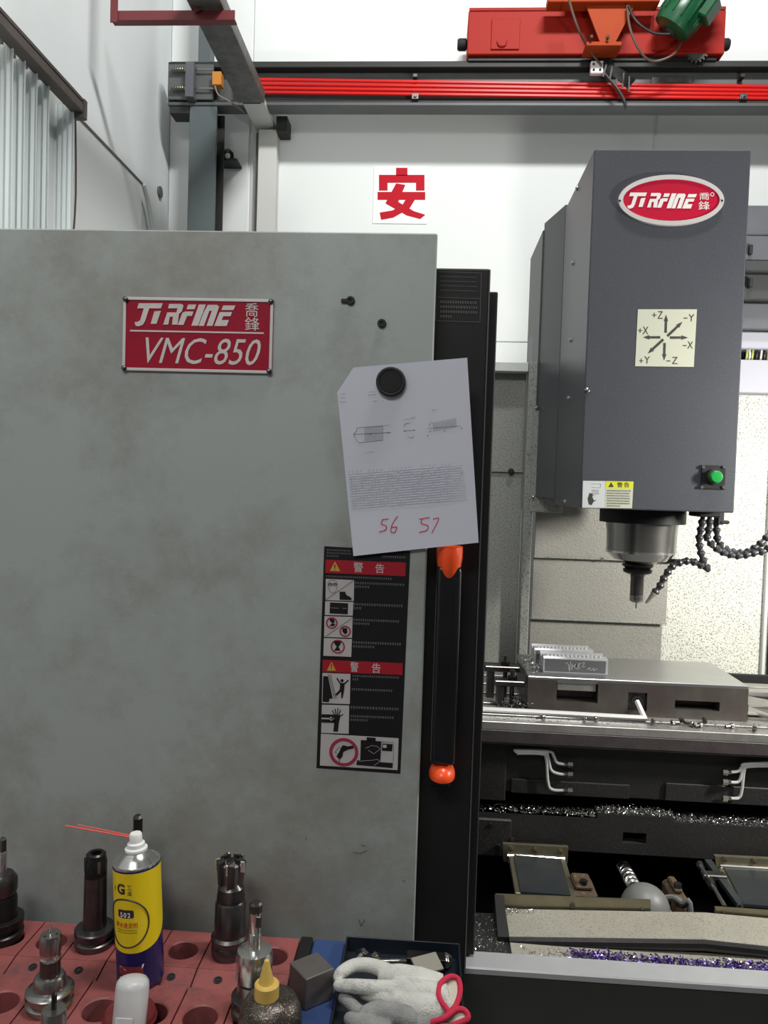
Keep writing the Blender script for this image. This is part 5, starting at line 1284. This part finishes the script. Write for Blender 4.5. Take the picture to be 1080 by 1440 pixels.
# upper band all round
for i in range(n+1):
    th = th0+hw+(2*math.pi-2*hw)*i/n; vv += [(R2*math.cos(th), R2*math.sin(th), hcan*.62), (R2*math.cos(th), R2*math.sin(th), hcan-.001)]
o_ = 2*(n+1)
for i in range(n): ff.append((o_+2*i, o_+2*i+2, o_+2*i+3, o_+2*i+1))
yl = b.add(vv, ff, Mc).build('yellow_label', 'can_yellow', can, 60)
def wrap(b, body, th, z, w, h, rr=R2+.0005, **k):    # lettering wrapped on the can: centre angle, base z
    t_ = text(body, .1, **k); xs = [p[0] for p in t_.v]; ys_ = [p[1] for p in t_.v]; a0, a1, c0, c1_ = min(xs), max(xs), min(ys_), max(ys_)
    b.add([(rr*math.cos(th+((p[0]-a0)/(a1-a0)-.5)*w/rr), rr*math.sin(th+((p[0]-a0)/(a1-a0)-.5)*w/rr), z+(p[1]-c0)/(c1_-c0)*h) for p in t_.v], t_.f, Mc); return b
def patch(b, th, z, w, h, rr=R2+.0003, cr=.3):
    m = 14; vv = []
    for i in range(m+1):
        u = -1+2*i/m; e = h/2*(1-cr*(abs(u)**8)); t_ = th+u*w/2/rr
        vv += [(rr*math.cos(t_), rr*math.sin(t_), z-e), (rr*math.cos(t_), rr*math.sin(t_), z+e)]
    return b.add(vv, [(2*i, 2*i+2, 2*i+3, 2*i+1) for i in range(m)], Mc)
tC = R(-104)
fz_ = lambda zy: hcan*(1-(zy-430)/(1385-430))     # height from the zoomed photo row
b = B(); patch(b, tC+R(4), fz_(755), .026, .0125); b.build('number_patch', 'print_black', yl)
b = B(); wrap(b, '502', tC+R(4), fz_(782), .0165, .0075, R2+.0007, offset=.002, spacing=1.3); b.build('number', 'can_white', yl)
b = B(); wrap(b, 'G', tC-R(6), fz_(600), .014, .016, offset=.004); wrap(b, '4', tC-R(27), fz_(585), .004, .009, shear=.3); wrap(b, '\u5de5', tC+R(17), fz_(560), .0065, .0065); wrap(b, '\u5a01', tC+R(17), fz_(608), .0065, .0075)
b.build('brand_lettering', 'print_black', yl)
b = B(); wrap(b, '\u80f6\u6c34\u901f\u6eb6\u5242', tC+R(4), fz_(868), .036, .0085, offset=.001); b.build('red_lettering', 'print_red', yl)
b = B()
for zy in (885, 905): 
    for k in range(12): patch(b, tC+R(4)+(k-5.5)*.0028/R2, fz_(zy), .0020, .0016, cr=0)
tag(b.build('small_print', 'print_brown', yl), kind='stuff')
b = B(); pts = []
for i in range(49):
    a = 2*math.pi*i/48; th = tC+R(4)+R(56)*math.cos(a); z = fz_(830)+ .036*math.sin(a); pts.append(Mc @ Vector(((R2+.0002)*math.cos(th), (R2+.0002)*math.sin(th), z)))
b.tube([P3(p) for p in pts], .0012, 5, 1).build('label_ring', 'print_black', yl)
b = B(); patch(b, tC+R(10), fz_(1215), .040, .014, rb+.0004); b.build('picture', 'cap_red', can)
b = B(); vv = [(tC+R(-18), 1185), (tC+R(45), 1165), (tC+R(42), 1190), (tC+R(22), 1235), (tC+R(-2), 1205)]; 
b.add([((rb+.0008)*math.cos(a), (rb+.0008)*math.sin(a), fz_(z)) for a, z in vv], [(0, 1, 2, 3, 4)], Mc); b.build('picture_slab', 'sticker_white', can)
b = B(); patch(b, tC+R(10), fz_(1292), .038, .009, rb+.0004); sp_ = b.build('yellow_strip', 'can_yellow', can)
b = B()
for k in range(5): patch(b, tC+R(12)+(k-2)*.0062/R2, fz_(1292), .0042, .005, rb+.0007, .0)
tag(b.build('strip_print', 'print_brown', sp_), kind='stuff')
top = hcan
B().lathe([(.0325, top), (.0345, top+.0015), (.0345, top+.004), (.032, top+.0045), (.030, top+.003), (.024, top+.010), (.017, top+.018), (.0155, top+.0185)], 48, Mc).build('dome', 'steel_bright', can)
B().lathe([(.0155, top+.0186), (.0165, top+.020), (.0165, top+.023), (.013, top+.0245), (.0128, top+.030), (.0095, top+.032)], 32, Mc).build('valve_collar', 'can_white', can)
nz_ = B().lathe([(.0095, top+.032), (.0095, top+.0425), (.008, top+.045), (.002, top+.0455)], 24, Mc).build('nozzle', 'can_white', can)
a = Mc @ Vector((-.008, -.003, top+.040)); c = at(92, 1161, YCN+.02)
B().cyl(a, c, .0011, n=8).build('straw', 'straw_red', can)
c2v = at(110, 1160, YCN+.03); B().cyl(a+Vector((0, .003, .001)), c2v, .0009, n=8).build('straw', 'straw_red', can)

# ---- clear bottle leaning in front of the can, red cap behind it
Yb2 = 1.015
x = at(187, 1415, Yb2).x
bt = thing('clear_bottle', 'frosted clear plastic bottle with rounded end in front of spray can', 'bottle', (x, Yb2, ZF))
Mb = T((x, Yb2-.02, zat(187, 1470, Yb2))) @ Matrix.Rotation(R(-1.0), 4, 'Y') @ rotx(R(-14))
L_ = .098
B().lathe([(.012, -.03), (.0225, 0), (.0225, L_-.012), (.0215, L_-.006), (.018, L_-.002), (.012, L_), (.002, L_+.0005)], 36, Mb).build('body', 'clear_plastic', bt)
B().box(-.012, .012, -.0235, -.0222, .02, .055, .0006, Mb).build('embossed_panel', 'clear_plastic', bt)
rd = at(183, 1415, 1.03)
t = thing('red_cap', 'dark red rounded cap behind the clear bottle', 'cap', (rd.x, 1.03, ZF))
B().lathe([(.034, .001), (.0355, .006), (.0335, .013), (.027, .019), (.016, .022), (.002, .0225)], 40, T((rd.x, 1.03, ZF))).build('dome', 'cap_red', t)
B().lathe([(.0365, .0005), (.0372, .002), (.0365, .004)], 40, T((rd.x, 1.03, ZF))).build('rim', 'cap_red', t)
# ---- oil pot with yellow nozzle
Yo = 1.0
po = at(380, 1440, Yo); zp = lambda py: zat(380, py, Yo)
t = thing('oil_pot', 'metallic speckled oil pot with yellow cone nozzle', 'oil can', (po.x, Yo, ZC))
Mo = T((po.x, Yo, 0)); 
B().lathe([(.038, ZF-.0), (.0425, ZF+.006), (.0425, zp(1432)), (.0405, zp(1418)), (.034, zp(1405)), (.024, zp(1399)), (.015, zp(1398))], 44, Mo).build('body', 'pot_bronze', t)
Mn = T((at(376, 1390, Yo).x, Yo-.004, 0))
B().lathe([(.0165, zp(1403)), (.0165, zp(1381)), (.0145, zp(1379)), (.011, zp(1379))], 28, Mn).build('collar', 'nozzle_yellow', t)
B().lathe([(.0105, zp(1381)), (.0085, zp(1370)), (.0032, zp(1348)), (.0015, zp(1347))], 24, Mn @ T((-.001, 0, 0))).build('cone', 'nozzle_yellow', t)
# ---- steel cube
ce = .036
cbp = atz(437, 1385, ZC+.02)
xcb, ycb = at(437, 1385, 1.10).x, 1.105
Mk = T((xcb, ycb, ZC+.0006)) @ rotz(R(40))
sz = .048
zt2 = zat(436, 1372, ycb)
t = thing('steel_cube', 'dull brown-grey steel cube standing on the blue cart top', 'steel cube', (xcb, ycb, ZC))
B().box(-sz/2, sz/2, -sz/2, sz/2, 0, sz*.97, .0012, Mk).build('block', 'cube_steel', t)
# ---- tray with bolts
Yt0, Yt1 = .90, 1.240
ZT = ZC-.014
zty = zat(565, 1321, Yt1)
tr = thing('parts_tray', 'open dark navy sheet metal tray of bolts on the cart corner', 'tray', ((txl+txr)/2, 1.1, ZT))
w = .0022
B().box(txl, txr, Yt0, Yt1, ZT+.0005, ZT+.003).build('bottom', 'tray_navy', tr)
for (x0_, x1_, y0_, y1_) in ((txl, txr, Yt1-w, Yt1), (txl, txr, Yt0, Yt0+w)): B().box(x0_, x1_, y0_, y1_, ZT+.003, zty, .0005).build('wall', 'tray_navy', tr)
for (x0_, x1_) in ((txl, txl+w), (txr-w, txr)): B().box(x0_, x1_, Yt0+w, Yt1-w, ZT+.003, zty, .0005).build('wall', 'tray_navy', tr)
for (px, py) in ((641, 1372), (560, 1372)):
    p = at(px, 1372, Yt1-w)
zti = ZT+.003
def trayp(px, py, z): p = atz(px, py, z); return p
def hexbolt(label, px, py, L_, r_, an, z=None, m_='steel'):
    z = zti+r_*1.9 if z is None else z
    p = atz(px, py, z); y = min(p.y, Yt1-.03)
    M = T((p.x, y, z)) @ rotz(R(an)) @ Matrix.Rotation(R(90), 4, 'Y')
    o = tag(link('hex_bolt', None, None, M), label, 'bolt', 'bolts in the parts tray')
    link('head', B().lathe([(r_*1.8, 0), (r_*1.8, r_*1.2), (r_*1.5, r_*1.4)], 6).mesh('head', m_, 20), o, M)
    prof = []
    n = int(L_/.0025)
    for i in range(n): prof += [(r_*.86, -i*.0025), (r_, -i*.0025-.00125)]
    link('thread', B().lathe(prof[::-1], 16).mesh('thread', m_, 60), o, M)
    return o
hexbolt('long threaded bolt lying in the tray behind the gloves', 572, 1352, .045, .0055, 8)
hexbolt('short bolt at the back left corner of the tray', 508, 1345, .02, .006, 70)
hexbolt('bolt leaning in the middle of the tray behind the glove', 530, 1348, .025, .005, 130)
hexbolt('small bolt in the back right corner of the tray', 627, 1346, .012, .006, 95)
p = atz(600, 1360, zti+.02)
t = thing('clamp_plate', 'pale flat steel plate leaning in the tray by the glove cuff', 'steel plate', (p.x, p.y, zti))
B().box(-.022, .022, -.015, .015, 0, .004, .0008, T((p.x, p.y-.01, zti+.03)) @ rotz(R(28)) @ rotx(R(22))).build('plate', 'nozzle_grey', t)
p = atz(598, 1352, zti+.012)
t = thing('steel_block', 'dark steel block on the tray floor behind the pale plate', 'steel block', (p.x, p.y, zti))
B().box(p.x-.03, p.x+.032, p.y-.01, p.y+.012, zti+.0003, zti+.022, .001).box(p.x-.03, p.x+.0, p.y-.012, p.y-.0102, zti+.008, zti+.014).build('block', 'steel_black', t)

# ---- cotton gloves: palm, fingers, red cuff
def glove(name, label, palm, fingers, cuff, m_, inside):
    t = thing(name, label, 'glove', palm[0][0])
    # metaball-like body: remeshed union of tubes
    b = B()
    for pts, rs in palm[1:]: b.tube(pts, rs, 14, 4)
    for pts, rs in fingers:
        b.tube(pts, rs, 12, 4)
        for e, r_ in ((pts[0], rs[0]), (pts[-1], rs[-1])):
            bm = bmesh.new(); bmesh.ops.create_uvsphere(bm, u_segments=12, v_segments=8, radius=r_*.98); b.bmesh_in(bm, T(Vector(e)))
    me = b.mesh('hand', None, None); o = bpy.data.objects.new('tmp', me); COL.objects.link(o)
    rm = o.modifiers.new('r', 'REMESH'); rm.mode = 'VOXEL'; rm.voxel_size = .0021
    sm = o.modifiers.new('s', 'SMOOTH'); sm.factor = .5; sm.iterations = 4
    dg = bpy.context.evaluated_depsgraph_get(); ev = bpy.data.meshes.new_from_object(o.evaluated_get(dg)); bpy.data.objects.remove(o)
    for pl in ev.polygons: pl.use_smooth = True
    ev.materials.clear(); ev.materials.append(MATS[m_]); ev.name = 'hand'
    link('hand', ev, t)
    pts, r_ = cuff
    B().tube(pts+[pts[0]], r_, 10, 5).build('cuff', 'glove_red', t, 60)
    if inside:
        c_ = sum((Vector(p) for p in pts), Vector())/len(pts)
        P_ = spline([Vector(p) for p in pts+[pts[0]]], 5)[:-1]; nP = len(P_)
        b = B(); b.add([P3(p) for p in P_]+[P3(p.lerp(c_, .55)+Vector((-.012, .004, -.004))) for p in P_]+[P3(c_+Vector((-.016, .006, -.006)))],
                       [(i, (i+1) % nP, (i+1) % nP+nP, i+nP) for i in range(nP)]+[(i+nP, (i+1) % nP+nP, 2*nP) for i in range(nP)])
        b.build('lining', 'glove_inside', t, 60)
    return t
def gp(px, py, h): return P3(atz(px, py, ZT+.002+h))
glove('cotton_glove', 'white cotton work glove with red cuff lying on top in the tray',
    [[gp(560, 1390, .02)], ([gp(533, 1371, .046), gp(560, 1374, .048), gp(590, 1382, .046), gp(622, 1388, .044)], [.012, .018, .021, .017]),
     ([gp(552, 1390, .046), gp(580, 1397, .047), gp(605, 1402, .045), gp(628, 1403, .043)], [.013, .019, .021, .018]),
     ([gp(566, 1408, .040), gp(590, 1416, .040), gp(612, 1418, .038), gp(630, 1414, .038)], [.014, .020, .020, .015])],
    [([gp(548, 1368, .050), gp(522, 1358, .052), gp(498, 1358, .052), gp(481, 1367, .050), gp(475, 1374, .046)], [.012, .0105, .0100, .0095, .0080]),
     ([gp(560, 1392, .048), gp(528, 1389, .050), gp(500, 1387, .048), gp(476, 1385.5, .044)], [.013, .0105, .0100, .0085]),
     ([gp(575, 1402, .046), gp(548, 1405, .042), gp(525, 1400, .038), gp(510, 1396, .034)], [.013, .011, .010, .008])],
    ([gp(632, 1424, .046), gp(618, 1404, .056), gp(618, 1386, .062), gp(631, 1374, .064), gp(644, 1377, .060), gp(647, 1395, .052), gp(641, 1414, .044)], .0040), 'glove_white', True)
glove('cotton_glove', 'greyer cotton work glove underneath with red cuff at tray corner',
    [[gp(560, 1430, .02)], ([gp(540, 1420, .022), gp(570, 1434, .022), gp(600, 1442, .022), gp(636, 1434, .024)], [.014, .020, .022, .015])],
    [([gp(530, 1430, .022), gp(507, 1424, .026), gp(493, 1411, .028), gp(482, 1403, .028)], [.012, .0095, .009, .0075]),
     ([gp(575, 1432, .034), gp(545, 1424, .038), gp(528, 1422, .038), gp(514, 1425, .036)], [.016, .014, .0130, .0105]),
     ([gp(540, 1450, .028), gp(510, 1440, .032), gp(492, 1433, .032)], [.013, .0115, .0095])],
    ([gp(606, 1438, .044), gp(624, 1432, .050), gp(640, 1420, .052), gp(653, 1421, .050), gp(658, 1432, .044), gp(642, 1440, .038), gp(622, 1446, .038)], .0040), 'glove_grey', True)
# a rag at the bottom edge
rg = B(); n = 22; m = 8; vv = []; ff = []
g0 = random.Random(4)
for j in range(m+1):
    for i in range(n+1):
        u, w_ = i/n, j/m; p0 = atz(225+u*112, 1434+math.sin(u*9)*2.0, ZF+.02)
        vv.append((p0.x, p0.y-w_*.06, ZF+.018+.006*math.sin(u*11+w_*4)+.004*math.sin(u*23)-.016*(1-min(1, w_*2))))
N1 = len(vv); vv += [(x, y, z-.0015) for x, y, z in vv]
for j in range(m):
    for i in range(n):
        a = j*(n+1)+i; ff += [(a, a+1, a+n+2, a+n+1), (a+N1, a+n+1+N1, a+n+2+N1, a+1+N1)]
tag(rg.add(vv, ff).build('cotton_rag', 'glove_white', None, 80), 'crumpled white rag at the bottom edge beside the oil pot', 'rag')
